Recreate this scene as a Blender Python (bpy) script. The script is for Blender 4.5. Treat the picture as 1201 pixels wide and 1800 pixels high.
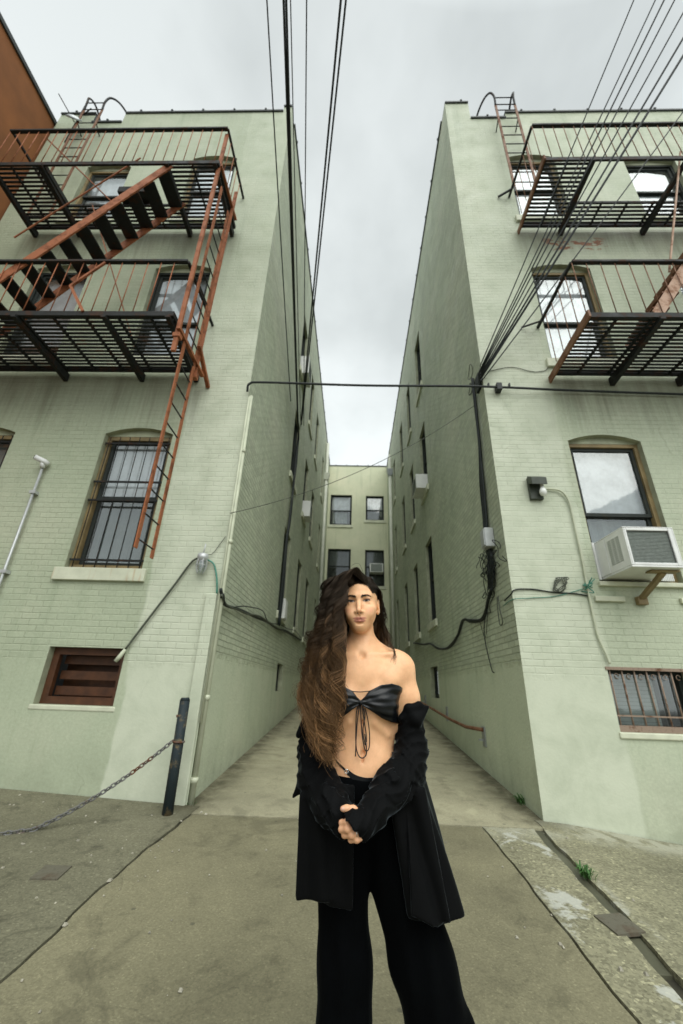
import bpy, math, random
import numpy as np
from mathutils import Matrix, Vector
R = math.radians
random.seed(7); rng = np.random.default_rng(7)
scene = bpy.context.scene
col = scene.collection
for o in list(bpy.data.objects): bpy.data.objects.remove(o)

# ---------------------------------------------------------------- camera
CAM = (0.0, 0.0, 1.3)
cd = bpy.data.cameras.new("camera"); cam = bpy.data.objects.new("camera", cd); col.objects.link(cam)
cd.sensor_fit = 'HORIZONTAL'; cd.sensor_width = 24.0; cd.lens = 24.0 * 717.7 / 1201.0
cd.clip_start = 0.05; cd.clip_end = 1500
cam.matrix_world = Matrix.Translation(CAM) @ Matrix.Rotation(R(2.034), 4, 'Z') @ Matrix.Rotation(R(90 + 23.563), 4, 'X') @ Matrix.Rotation(R(1.879), 4, 'Z')
cd.dof.use_dof = True; cd.dof.focus_distance = 1.66; cd.dof.aperture_fstop = 2.6
scene.camera = cam

# ---------------------------------------------------------------- sky, sun, exposure
SUN_AZ, SUN_EL = R(158), R(50)          # azimuth clockwise from +y
SUN = Vector((math.sin(SUN_AZ) * math.cos(SUN_EL), math.cos(SUN_AZ) * math.cos(SUN_EL), math.sin(SUN_EL)))
world = bpy.data.worlds.new("World"); scene.world = world; world.use_nodes = True
nt = world.node_tree; nt.nodes.clear()
def wn(t, **k):
    n = nt.nodes.new(t)
    for a, b in k.items(): setattr(n, a, b)
    return n
sky = wn('ShaderNodeTexSky', sky_type='NISHITA', sun_disc=False, sun_elevation=SUN_EL, sun_rotation=SUN_AZ)
bg1 = wn('ShaderNodeBackground'); bg1.inputs[1].default_value = 0.05; nt.links.new(sky.outputs[0], bg1.inputs[0])
tc = wn('ShaderNodeTexCoord')
mp = wn('ShaderNodeMapping'); mp.inputs['Scale'].default_value = (1.3, 1.0, 1.9); mp.inputs['Location'].default_value = (0.35, .2, .1); nt.links.new(tc.outputs['Generated'], mp.inputs[0])
nz = wn('ShaderNodeTexNoise'); nz.inputs['Scale'].default_value = 1.9; nz.inputs['Detail'].default_value = 5; nz.inputs['Roughness'].default_value = .5
nt.links.new(mp.outputs[0], nz.inputs['Vector'])
cr = wn('ShaderNodeValToRGB'); nt.links.new(nz.outputs[0], cr.inputs[0])
cr.color_ramp.elements[0].position = .34; cr.color_ramp.elements[0].color = (.49, .525, .52, 1)
cr.color_ramp.elements[1].position = .60; cr.color_ramp.elements[1].color = (.655, .695, .69, 1)
dt = wn('ShaderNodeVectorMath', operation='DOT_PRODUCT'); nt.links.new(tc.outputs['Generated'], dt.inputs[0]); dt.inputs[1].default_value = Vector((.16, -.42, .89)).normalized()
mr = wn('ShaderNodeMapRange'); nt.links.new(dt.outputs['Value'], mr.inputs[0])
for i, v in zip((1, 2, 3, 4), (.76, 1.0, 1.0, 3.5)): mr.inputs[i].default_value = v
sp = wn('ShaderNodeSeparateXYZ'); nt.links.new(tc.outputs['Generated'], sp.inputs[0])
lowsky = wn('ShaderNodeMapRange'); nt.links.new(sp.outputs[2], lowsky.inputs[0])          # paler towards the rooftops
for i, v in zip((1, 2, 3, 4), (.40, 1.0, 1.34, .98)): lowsky.inputs[i].default_value = v
mul = wn('ShaderNodeMath', operation='MULTIPLY'); nt.links.new(mr.outputs[0], mul.inputs[0]); nt.links.new(lowsky.outputs[0], mul.inputs[1])
bg2 = wn('ShaderNodeBackground'); nt.links.new(cr.outputs[0], bg2.inputs[0]); nt.links.new(mul.outputs[0], bg2.inputs[1])
mx = wn('ShaderNodeMixShader'); mx.inputs[0].default_value = .86
nt.links.new(bg1.outputs[0], mx.inputs[1]); nt.links.new(bg2.outputs[0], mx.inputs[2])
wo = wn('ShaderNodeOutputWorld'); nt.links.new(mx.outputs[0], wo.inputs[0])
ld = bpy.data.lights.new("sun", 'SUN'); ld.energy = 1.2; ld.angle = R(60); ld.color = (1, .965, .90)
sun = bpy.data.objects.new("sun", ld); col.objects.link(sun)
sun.rotation_euler = (-SUN).to_track_quat('-Z', 'Y').to_euler(); sun.location = (0, -5, 30)
scene.view_settings.view_transform = 'Standard'; scene.view_settings.look = 'None'
scene.view_settings.exposure = 0.44; scene.view_settings.gamma = 1.0
scene.cycles.use_denoising = True
scene.cycles.max_bounces = 6; scene.cycles.diffuse_bounces = 4; scene.cycles.glossy_bounces = 3
scene.cycles.transparent_max_bounces = 12; scene.cycles.caustics_reflective = False; scene.cycles.caustics_refractive = False

# ---------------------------------------------------------------- materials
class NT:
    def __init__(s, name):
        s.m = bpy.data.materials.new(name); s.m.use_nodes = True; s.t = s.m.node_tree
        s.b = s.t.nodes['Principled BSDF']; s.out = s.t.nodes['Material Output']
    def n(s, t, ins=None, **k):
        n = s.t.nodes.new(t)
        for a, b in k.items(): setattr(n, a, b)
        for a, b in (ins or {}).items(): s.set(n.inputs[a], b)
        return n
    def set(s, sock, v):
        if isinstance(v, bpy.types.NodeSocket): s.t.links.new(v, sock)
        elif isinstance(v, (tuple, list)) and len(v) == 3 and sock.type == 'RGBA': sock.default_value = (*v, 1)
        else: sock.default_value = v
    def bs(s, **k):
        for a, b in k.items(): s.set(s.b.inputs[a.replace('_', ' ')], b)
    def obj(s): return s.n('ShaderNodeTexCoord').outputs['Object']
    def uv(s): return s.n('ShaderNodeTexCoord').outputs['UV']
    def pos(s): return s.n('ShaderNodeNewGeometry').outputs['Position']
    def map(s, v, sc=(1, 1, 1), loc=(0, 0, 0), rot=(0, 0, 0)):
        return s.n('ShaderNodeMapping', {'Vector': v, 'Scale': sc, 'Location': loc, 'Rotation': rot}).outputs[0]
    def noise(s, v, sc, det=4, ro=.55, dist=0):
        return s.n('ShaderNodeTexNoise', {'Vector': v, 'Scale': sc, 'Detail': det, 'Roughness': ro, 'Distortion': dist}).outputs[0]
    def ramp(s, f, stops):
        r = s.n('ShaderNodeValToRGB', {0: f}); e = r.color_ramp.elements
        while len(e) < len(stops): e.new(.5)
        for x, (p, c) in zip(e, stops):
            x.position = p; x.color = (*c, 1) if isinstance(c, (tuple, list)) else (c, c, c, 1)
        return r.outputs[0]
    def mix(s, f, a, b, mode='MIX'):
        n = s.n('ShaderNodeMix', data_type='RGBA', blend_type=mode)
        s.set(n.inputs[0], f); s.set(n.inputs[6], a); s.set(n.inputs[7], b); return n.outputs[2]
    def ma(s, op, a, b=0.0, c=None):
        n = s.n('ShaderNodeMath', operation=op); s.set(n.inputs[0], a); s.set(n.inputs[1], b)
        if c is not None: s.set(n.inputs[2], c)
        return n.outputs[0]
    def sep(s, v): return s.n('ShaderNodeSeparateXYZ', {0: v}).outputs
    def mr(s, v, a, b, c=0.0, d=1.0, smooth=True):
        n = s.n('ShaderNodeMapRange', {0: v, 1: a, 2: b, 3: c, 4: d})
        if smooth: n.interpolation_type = 'SMOOTHSTEP'
        return n.outputs[0]
    def bump(s, h, st=.5, dist=.01):
        b = s.n('ShaderNodeBump', {'Height': h, 'Strength': st, 'Distance': dist}); s.set(s.b.inputs['Normal'], b.outputs[0])

def flat(name, c, rough=.6, var=.25, sc=14, metal=0.0, spec=.4, bump=.15):
    """a plain surface with some mottling and grain"""
    t = NT(name); p = t.obj()
    f = t.noise(p, sc, 5); g = t.noise(p, sc * 7, 3)
    c2 = tuple(x * (1 - var) for x in c); c3 = tuple(min(1, x * (1 + var * .6)) for x in c)
    cc = t.ramp(f, [(.3, c2), (.7, c3)])
    t.bs(Base_Color=cc, Roughness=rough, Metallic=metal)
    t.b.inputs['Specular IOR Level'].default_value = spec
    t.bump(g, bump, .003); return t.m

def painted_brick(name, base=(.49, .515, .375), parge=1.5, pale_zone=None, drips_and_shade=(), course=.62, spall=None):
    t = NT(name); uv = t.uv(); u, v = t.sep(uv)[:2]
    wob = t.noise(uv, 9, 2)
    uvw = t.n('ShaderNodeVectorMath', {0: uv, 1: t.n('ShaderNodeVectorMath', {0: t.n('ShaderNodeTexNoise', {'Vector': uv, 'Scale': 6., 'Detail': 2.}).outputs['Color'], 1: (.012, .012, 0)}, operation='MULTIPLY').outputs[0]}, operation='ADD').outputs[0]
    br = t.n('ShaderNodeTexBrick', {'Vector': uvw, 'Color1': (1 - .11 * course, 1 - .11 * course, 1 - .11 * course), 'Color2': (1, 1, 1), 'Mortar': (1 - .16 * course, 1 - .16 * course, 1 - .17 * course), 'Scale': 1.0, 'Mortar Size': .0075, 'Mortar Smooth': .6, 'Bias': 0.0, 'Brick Width': .205, 'Row Height': .0695})
    line = t.ma('ADD', v, t.ma('MULTIPLY', t.ma('SUBTRACT', wob, .5), .25))
    isbrick = t.mr(line, parge - .06, parge + .1)
    # paint: patches, streaks running down, dirt
    big = t.noise(uv, .55, 5, .6); mid = t.noise(uv, 2.7, 6, .65, .3); fine = t.noise(uv, 34, 4, .7)
    streak = t.noise(t.map(uv, (2.6, .16, 1)), 1.6, 6, .65)
    st2 = t.noise(t.map(uv, (11., .35, 1)), 1.2, 4, .6)
    pale = (base[0] * 1.14, base[1] * 1.09, base[2] * 1.12); deep = (base[0] * .62, base[1] * .68, base[2] * .62)
    c = t.ramp(big, [(.3, tuple(x * .90 for x in base)), (.5, base), (.68, pale)])
    c = t.mix(t.mr(streak, .52, .74, 0, .5), c, deep)
    c = t.mix(t.mr(st2, .62, .8, 0, .22), c, pale)
    c = t.mix(t.mr(mid, .55, .8, 0, .30), c, deep)
    c = t.mix(t.mr(mid, .40, .2, 0, .35), c, pale)
    c = t.mix(.55, c, t.mix(1.0, c, t.ramp(fine, [(.3, .78), (.7, 1.08)]), 'MULTIPLY'))
    vis = t.ma('MULTIPLY', isbrick, t.mr(t.noise(uv, 1.15, 4, .6), .36, .62, min(.7, .35 + .3 * max(0, course - .8)), 1)); bc = t.mix(vis, (1, 1, 1), br.outputs[0]); c = t.mix(1.0, c, bc, 'MULTIPLY')
    # paint lost over patches, showing older coats and a little raw brick
    pt = t.noise(uv, 1.7, 8, .72, .2); c = t.mix(t.mr(pt, .66, .69, 0, .32), c, (.50, .50, .40)); c = t.mix(t.mr(pt, .735, .75, 0, .7), c, (.26, .25, .19)); c = t.mix(t.mr(pt, .775, .785, 0, .8), c, (.20, .085, .045))
    # chips and grime low on the wall
    chips = t.mr(t.noise(uv, 7.5, 6, .75), .70, .735, 0, .55)
    c = t.mix(t.ma('MULTIPLY', chips, .55), c, (.27, .25, .19))
    low = t.mr(v, .15, .95, 1, 0); c = t.mix(t.ma('MULTIPLY', low, t.mr(mid, .35, .75, .12, .6)), c, (.23, .25, .175))
    if pale_zone:      # newer, creamier coat of paint rolled along the corner
        lo, hi = pale_zone; ew = t.ma('ADD', u, t.ma('MULTIPLY', t.ma('SUBTRACT', t.noise(t.map(uv, (1, .5, 1)), 2.2, 4), .5), .22))
        m = t.ma('MULTIPLY', t.mr(ew, lo - .02, lo + .02), t.mr(ew, hi + .03, hi - .03)); m = t.ma('MULTIPLY', m, t.mr(t.ma('ADD', v, t.ma('MULTIPLY', wob, .4)), 9.5, 5.0, .25, .85))
        c = t.mix(m, c, t.mix(t.mr(mid, .35, .75), (.565, .60, .475), (.455, .495, .38)))
    for (a_, b_, zt, zl) in drips_and_shade:   # grime washed from the iron balconies, plus shade beneath them painted in
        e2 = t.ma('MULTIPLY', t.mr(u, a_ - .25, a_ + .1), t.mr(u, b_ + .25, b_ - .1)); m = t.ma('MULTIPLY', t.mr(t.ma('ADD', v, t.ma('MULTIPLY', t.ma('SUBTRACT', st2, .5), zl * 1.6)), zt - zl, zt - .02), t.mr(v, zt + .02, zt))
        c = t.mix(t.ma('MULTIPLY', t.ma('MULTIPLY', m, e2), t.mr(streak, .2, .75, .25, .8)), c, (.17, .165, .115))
    if spall:          # paint burst off a few bricks
        a_, b_, c_, d_ = spall; m = t.ma('MULTIPLY', t.ma('MULTIPLY', t.mr(u, a_, a_ + .2), t.mr(u, b_, b_ - .2)), t.ma('MULTIPLY', t.mr(v, c_, c_ + .08), t.mr(v, d_, d_ - .08)))
        m = t.ma('MULTIPLY', m, t.mr(t.noise(t.map(uv, (1, 2.2, 1)), 4.2, 5, .6), .50, .54)); c = t.mix(m, c, t.mix(t.mr(fine, .35, .6), (.12, .05, .03), (.32, .13, .06)))
    crack = t.n('ShaderNodeTexVoronoi', {'Vector': t.n('ShaderNodeVectorMath', {0: uv, 1: t.n('ShaderNodeVectorMath', {0: t.n('ShaderNodeTexNoise', {'Vector': uv, 'Scale': 2.2, 'Detail': 5.}).outputs['Color'], 1: (.7, .7, 0)}, operation='MULTIPLY').outputs[0]}, operation='ADD').outputs[0], 'Scale': .55}, feature='DISTANCE_TO_EDGE').outputs[0]
    ck = t.ma('MULTIPLY', t.mr(crack, .0, .005, 1, 0), t.mr(t.noise(uv, .9, 2), .5, .6))
    c = t.mix(t.ma('MULTIPLY', ck, .22), c, (.16, .17, .12))
    t.bs(Base_Color=c, Roughness=t.ramp(mid, [(.3, .5), (.7, .75)])); t.b.inputs['Specular IOR Level'].default_value = .3
    h = t.ma('MULTIPLY', t.ma('SUBTRACT', 1.0, br.outputs[1]), vis)
    h = t.ma('ADD', t.ma('MULTIPLY', h, .6), t.ma('ADD', t.ma('MULTIPLY', fine, .22), t.ma('MULTIPLY', mid, .55)))
    t.bump(h, .5 + .3 * course, .007 + .006 * course); return t.m

def concrete(name, base, speck=.5, dirt=.5, smear=False, coarse=1.0, warm=True):
    t = NT(name); p = t.pos(); x, y, z = t.sep(p)[:3]
    big = t.noise(p, .9, 5, .6); mid = t.noise(p, 5, 6, .65, .4); fine = t.noise(p, 75 * coarse, 3, .7)
    vo = t.n('ShaderNodeTexVoronoi', {'Vector': p, 'Scale': 120. * coarse}).outputs['Color']
    lum = t.sep(vo)[0]
    c = t.ramp(big, [(.3, tuple(b * .74 for b in base)), (.52, base), (.72, tuple(b * 1.22 for b in base))])
    c = t.mix(t.mr(mid, .5, .78, 0, dirt), c, tuple(b * .45 for b in base))
    c = t.mix(t.mr(mid, .42, .22, 0, dirt * .5), c, tuple(b * 1.45 for b in base))
    c = t.mix(speck, c, t.mix(1.0, c, t.ramp(lum, [(0, .55), (.5, .95), (.93, 1.15), (1, 1.9)]), 'MULTIPLY'))
    c = t.mix(.6, c, t.mix(1.0, c, t.ramp(fine, [(.32, .74), (.68, 1.16)]), 'MULTIPLY'))
    # hairline cracks and damp patches
    dv = t.n('ShaderNodeVectorMath', {0: p, 1: t.n('ShaderNodeVectorMath', {0: t.n('ShaderNodeTexNoise', {'Vector': p, 'Scale': 2.4, 'Detail': 5.}).outputs['Color'], 1: (.5, .5, 0)}, operation='MULTIPLY').outputs[0]}, operation='ADD').outputs[0]
    cv = t.n('ShaderNodeTexVoronoi', {'Vector': dv, 'Scale': .62}, feature='DISTANCE_TO_EDGE').outputs[0]
    c = t.mix(t.ma('MULTIPLY', t.mr(cv, 0, .006, 1, 0), t.mr(t.noise(p, 1.1, 2), .47, .56, 0, .22)), c, (.05, .048, .032))
    dm = t.noise(p, 1.5, 7, .7, .8); c = t.mix(t.mr(dm, .54, .64, 0, dirt * .75), c, tuple(b * .42 for b in base)); c = t.mix(t.mr(dm, .40, .30, 0, .35), c, tuple(b * 1.5 for b in base))
    # chewing-gum spots and grit
    gum = t.n('ShaderNodeTexVoronoi', {'Vector': p, 'Scale': 3.1}).outputs['Distance']
    c = t.mix(t.ma('MULTIPLY', t.mr(gum, .035, .06, 1, 0), .5), c, (.035, .035, .03))
    if smear:   # old white cement and paint smears beside the gutter
        w = t.noise(p, 3.2, 6, .6, .6); inx = t.ma('MULTIPLY', t.mr(x, 1.15, 1.3), t.mr(x, 1.75, 1.6))
        s = t.ma('MULTIPLY', t.mr(t.ma('ADD', w, t.ma('MULTIPLY', t.ma('SUBTRACT', fine, .5), .12)), .54, .60), t.ma('MULTIPLY', inx, t.mr(y, 5., 4.4)))
        c = t.mix(t.ma('MULTIPLY', s, .7), c, (.50, .51, .46))
        near = t.ma('MULTIPLY', t.mr(y, 4.15, 4.5), t.mr(mid, .38, .55)); c = t.mix(t.ma('MULTIPLY', near, .6), c, (.45, .45, .36))
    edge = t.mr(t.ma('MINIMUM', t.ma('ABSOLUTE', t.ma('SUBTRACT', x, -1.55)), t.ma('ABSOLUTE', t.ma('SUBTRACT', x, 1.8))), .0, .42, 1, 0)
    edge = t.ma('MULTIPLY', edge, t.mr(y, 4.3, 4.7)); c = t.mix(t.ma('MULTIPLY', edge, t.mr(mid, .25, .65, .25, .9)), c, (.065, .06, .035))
    t.bs(Base_Color=c, Roughness=t.ramp(mid, [(.3, .62), (.7, .9)])); t.b.inputs['Specular IOR Level'].default_value = .3
    t.bump(t.ma('ADD', t.ma('MULTIPLY', fine, .5), t.ma('ADD', t.ma('MULTIPLY', lum, .35), mid)), .5, .006); return t.m

def rusty(name, paint, rust=(.20, .062, .018), amount=.5, dark=(.03, .018, .012)):
    t = NT(name); p = t.obj(); f = t.noise(p, 6, 6, .7); g = t.noise(p, 45, 4, .7)
    c = t.mix(t.mr(f, .62 - .3 * amount, .72 - .2 * amount), paint, rust)
    c = t.mix(t.mr(g, .56, .72, 0, .6), c, dark)
    t.bs(Base_Color=c, Roughness=t.ramp(f, [(.3, .5), (.7, .85)])); t.b.inputs['Specular IOR Level'].default_value = .3
    t.bump(g, .3, .003); return t.m

def glass(name, tint=.85, dirt=.10, refl=.10):
    t = NT(name)
    fr = t.n('ShaderNodeFresnel', {'IOR': 1.6}).outputs[0]
    w = t.n('ShaderNodeBump', {'Height': t.noise(t.obj(), 1.7, 3), 'Strength': .05, 'Distance': .03}).outputs[0]
    gl = t.n('ShaderNodeBsdfGlossy', {'Color': (.95, 1, 1), 'Roughness': .03, 'Normal': w}).outputs[0]
    tr = t.n('ShaderNodeBsdfTransparent', {'Color': (tint * .95, tint, tint * .99)}).outputs[0]
    df = t.n('ShaderNodeBsdfDiffuse', {'Color': (.30, .32, .30)}).outputs[0]
    m1 = t.n('ShaderNodeMixShader', {0: t.ma('MINIMUM', t.ma('ADD', t.ma('MULTIPLY', fr, 1.0), refl), .42), 1: tr, 2: gl}).outputs[0]
    m2 = t.n('ShaderNodeMixShader', {0: t.mr(t.noise(t.obj(), 5, 5), .35, .75, dirt * .3, dirt * 2), 1: m1, 2: df}).outputs[0]
    t.set(t.out.inputs[0], m2); return t.m

def fabric(name, c, rough=.9, sheen=0.0, stripes=0):
    t = NT(name); p = t.obj(); f = t.noise(p, 8, 4)
    cc = t.ramp(f, [(.3, tuple(x * .85 for x in c)), (.7, tuple(min(1, x * 1.05) for x in c))])
    if stripes:
        z = t.sep(p)[2]; w = t.ma('FRACT', t.ma('MULTIPLY', z, stripes)); cc = t.mix(t.mr(w, .0, .25, .55, 0), cc, (.05, .05, .05))
    t.bs(Base_Color=cc, Roughness=rough); t.b.inputs['Sheen Weight'].default_value = sheen
    t.b.inputs['Specular IOR Level'].default_value = .25; return t.m

M = {}
DR = dict(drips_and_shade=((-8, -2.3, 5.47, 1.1), (2.8, 9, 5.47, 1.0), (-6, -2.3, 8.77, .8), (2.8, 9, 8.77, .7)))
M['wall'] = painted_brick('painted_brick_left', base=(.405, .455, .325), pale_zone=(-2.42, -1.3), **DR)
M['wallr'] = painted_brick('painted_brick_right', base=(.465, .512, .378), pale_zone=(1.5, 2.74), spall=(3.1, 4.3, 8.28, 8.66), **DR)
M['walldim'] = painted_brick('painted_brick_alley', base=(.545, .60, .445), parge=1.62, course=2.0)
M['rear'] = painted_brick('painted_rear_wall', base=(.60, .62, .44), parge=30)
M['rust_wall'] = flat('brown_brick', (.23, .085, .025), .85, .3, 1.4)
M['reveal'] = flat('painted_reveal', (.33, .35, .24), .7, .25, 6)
M['sill'] = flat('painted_sill', (.58, .60, .46), .65, .2, 5)
def rust_sill():
    t = NT('rust_stained_sill'); p = t.obj(); x = t.n('ShaderNodeMapping', {'Vector': p, 'Scale': (9, 1, 1.2)}).outputs[0]; f = t.noise(p, 6, 4)
    c = t.ramp(f, [(.3, (.48, .50, .38)), (.7, (.60, .62, .48))]); c = t.mix(t.mr(t.noise(x, 1.0, 4), .56, .72, 0, .75), c, (.42, .23, .07)); t.bs(Base_Color=c, Roughness=.7); t.bump(f, .2, .004); return t.m
M['sillrust'] = rust_sill()
M['coping'] = flat('dark_coping', (.035, .042, .04), .6, .3, 4)
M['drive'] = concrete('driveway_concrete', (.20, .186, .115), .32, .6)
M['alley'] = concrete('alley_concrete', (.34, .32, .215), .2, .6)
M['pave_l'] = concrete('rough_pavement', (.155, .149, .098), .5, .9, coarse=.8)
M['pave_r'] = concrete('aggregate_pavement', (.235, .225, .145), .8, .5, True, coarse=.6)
M['soil'] = flat('joint_dirt', (.04, .037, .024), .95, .4, 12)
M['asphalt'] = flat('street_asphalt', (.06, .06, .055), .9, .3, 9)
M['iron'] = rusty('black_iron', (.012, .014, .013), (.045, .020, .010), .35)
M['orange'] = rusty('red_oxide_iron', (.31, .105, .042), (.17, .056, .022), .5, (.06, .02, .01))
M['brownrust'] = rusty('brown_rust_iron', (.20, .10, .055), (.13, .05, .02), .5)
M['palerust'] = rusty('pale_rust_iron', (.42, .27, .19), (.22, .11, .06), .45)
M['frame'] = rusty('dark_frame', (.018, .024, .021), (.035, .035, .026), .3)
M['tan'] = flat('tan_casing', (.25, .185, .085), .6, .35, 5)
M['brownwood'] = flat('brown_wood', (.080, .030, .011), .55, .4, 9)
M['glass'] = glass('window_glass', .85, .10, .12)
M['glassdark'] = glass('dark_glass', .45, .03, .02)
M['room'] = flat('dark_room', (.02, .024, .024), .9)
M['shade'] = fabric('white_shade', (.85, .85, .90))
M['greyshade'] = fabric('grey_curtain', (.33, .36, .36))
M['teal'] = fabric('dull_curtain', (.105, .13, .125))
M['blinds'] = fabric('slat_blind', (.30, .34, .31), .7, 0, 26)
M['white'] = flat('white_enamel', (.72, .73, .71), .35, .12, 4)
M['greymetal'] = flat('grey_metal', (.34, .36, .36), .4, .2, 9, .6)
M['galv'] = flat('galvanised', (.50, .52, .52), .4, .15, 9, .35)
M['fin'] = flat('coil_fins', (.25, .28, .255), .6, .2, 30, .3)
M['cable'] = flat('black_cable', (.010, .015, .014), .55, .3, 20)
M['cable2'] = flat('grey_green_cable', (.075, .085, .062), .6, .3, 20)
M['greencable'] = flat('green_cable', (.06, .23, .17), .5, .2, 20)
M['pipe'] = flat('painted_pipe', (.53, .56, .42), .5, .18, 4)
M['whitepipe'] = flat('pale_downpipe', (.60, .62, .52), .5, .15, 2)
M['lampglass'] = flat('bulb_glass', (.78, .80, .76), .15, .05, 4)
M['darkgreen'] = flat('dark_green_metal', (.045, .055, .04), .5, .3, 9)
M['post'] = rusty('worn_post_paint', (.016, .026, .030), (.16, .12, .06), .32)
M['chainm'] = rusty('rusty_chain', (.13, .13, .125), (.12, .045, .018), .5)
M['weed'] = flat('weed_leaf', (.045, .13, .025), .6, .4, 30)
M['plate'] = rusty('iron_cover', (.115, .108, .08), (.10, .08, .055), .4, (.05, .04, .03))
M['stone'] = flat('grit', (.36, .34, .27), .85, .5, 3)

# ---------------------------------------------------------------- mesh helpers
class MB:
    def __init__(s): s.v = []; s.f = []; s.uv = []; s.sm = []
    def face(s, pts, uv=None, sm=False):
        i = len(s.v); s.v += [tuple(p) for p in pts]; s.f.append(tuple(range(i, i + len(pts))))
        s.uv.append(uv or [(0, 0)] * len(pts)); s.sm.append(sm)
    def hexa(s, c):
        """8 corners: 4 of one end, 4 of the other"""
        i = len(s.v); s.v += [tuple(p) for p in c]
        for q in ((3, 2, 1, 0), (4, 5, 6, 7), (0, 1, 5, 4), (1, 2, 6, 5), (2, 3, 7, 6), (3, 0, 4, 7)):
            s.f.append(tuple(i + k for k in q)); s.uv.append([(c[k][0], c[k][2]) for k in q]); s.sm.append(False)
    def box(s, x0, x1, y0, y1, z0, z1):
        s.hexa([(x0, y0, z0), (x1, y0, z0), (x1, y1, z0), (x0, y1, z0), (x0, y0, z1), (x1, y0, z1), (x1, y1, z1), (x0, y1, z1)])
    def bar(s, a, b, w, h=None, up=(0, 0, 1)):
        a = np.array(a, float); b = np.array(b, float); d = b - a; d /= np.linalg.norm(d); up = np.array(up, float)
        if abs(d @ up) > .98: up = np.array((0, 1., 0))
        x = np.cross(d, up); x /= np.linalg.norm(x); y = np.cross(x, d); h = h or w
        q = [-x * w / 2 - y * h / 2, x * w / 2 - y * h / 2, x * w / 2 + y * h / 2, -x * w / 2 + y * h / 2]
        s.hexa([a + k for k in q] + [b + k for k in q])
    def tube(s, pts, r, n=7, closed=False, cap=True):
        P = np.array(pts, float); m = len(P); rr = np.full(m, r) if np.isscalar(r) else np.array(r, float)
        T = np.gradient(P, axis=0) if not closed else np.roll(P, -1, 0) - np.roll(P, 1, 0)
        T /= np.linalg.norm(T, axis=1)[:, None] + 1e-12
        u = np.array((0, 0, 1.)) if abs(T[0][2]) < .9 else np.array((1., 0, 0)); i0 = len(s.v)
        for k in range(m):
            u = u - T[k] * (u @ T[k]); u /= np.linalg.norm(u) + 1e-12; w = np.cross(T[k], u)
            for j in range(n):
                a = 2 * math.pi * j / n; s.v.append(tuple(P[k] + rr[k] * (math.cos(a) * u + math.sin(a) * w)))
        for k in range(m if closed else m - 1):
            for j in range(n):
                a, b = i0 + k * n, i0 + ((k + 1) % m) * n; j2 = (j + 1) % n
                s.f.append((a + j, a + j2, b + j2, b + j)); s.uv.append([(0, 0)] * 4); s.sm.append(True)
        if cap and not closed:
            s.f.append(tuple(i0 + j for j in range(n))[::-1]); s.uv.append([(0, 0)] * n); s.sm.append(False)
            s.f.append(tuple(i0 + (m - 1) * n + j for j in range(n))); s.uv.append([(0, 0)] * n); s.sm.append(False)
    def lathe(s, prof, c, n=20, axis=(0, 0, 1)):
        ax = np.array(axis, float); ax /= np.linalg.norm(ax); u = np.array((1., 0, 0)) if abs(ax[0]) < .9 else np.array((0, 1., 0))
        u -= ax * (u @ ax); u /= np.linalg.norm(u); w = np.cross(ax, u); c = np.array(c, float); i0 = len(s.v)
        for r, h in prof:
            for j in range(n):
                a = 2 * math.pi * j / n; s.v.append(tuple(c + ax * h + r * (math.cos(a) * u + math.sin(a) * w)))
        for k in range(len(prof) - 1):
            for j in range(n):
                a, b = i0 + k * n, i0 + (k + 1) * n; j2 = (j + 1) % n
                s.f.append((a + j, a + j2, b + j2, b + j)); s.uv.append([(0, 0)] * 4); s.sm.append(True)

def org(parent):
    o = Vector((0, 0, 0))
    while parent is not None: o += parent.location; parent = parent.parent
    return o
def raw(name, v, f, mat, parent=None, smooth=None, uv=None, bevel=0.0):
    me = bpy.data.meshes.new(name); v = np.asarray(v, float)
    loc = None
    if parent is None:
        lo, hi = v.min(0), v.max(0); loc = Vector(((lo[0] + hi[0]) / 2, (lo[1] + hi[1]) / 2, lo[2])); v = v - np.array(loc)
    else: v = v - np.array(org(parent))
    me.from_pydata(v.tolist(), [], f if isinstance(f, list) else f.tolist())
    if smooth is not None:
        me.polygons.foreach_set('use_smooth', np.full(len(me.polygons), smooth) if isinstance(smooth, bool) else np.array(smooth))
    if uv is not None:
        l = me.uv_layers.new(name='UVMap'); l.data.foreach_set('uv', np.array([c for q in uv for c in q], np.float32).ravel())
    me.update()
    o = bpy.data.objects.new(name, me); col.objects.link(o); o.data.materials.append(mat)
    if loc is not None: o.location = loc
    if parent is not None: o.parent = parent
    if bevel:
        b = o.modifiers.new('bevel', 'BEVEL'); b.width = bevel; b.segments = 2; b.limit_method = 'ANGLE'; b.angle_limit = R(40)
    return o
def obj(name, mb, mat, parent=None, label=None, cat=None, group=None, kind=None, bevel=0.0):
    if not mb.f: return None
    o = raw(name, mb.v, mb.f, M[mat] if isinstance(mat, str) else mat, parent, mb.sm, mb.uv, bevel)
    return tag(o, label, cat, group, kind)
def tag(o, label=None, cat=None, group=None, kind=None):
    for k, x in (('label', label), ('category', cat), ('group', group), ('kind', kind)):
        if x: o[k] = x
    return o
def thing(name, loc, label, cat, group=None):
    o = bpy.data.objects.new(name, None); col.objects.link(o); o.location = loc; o.empty_display_size = .1
    return tag(o, label, cat, group)
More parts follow.
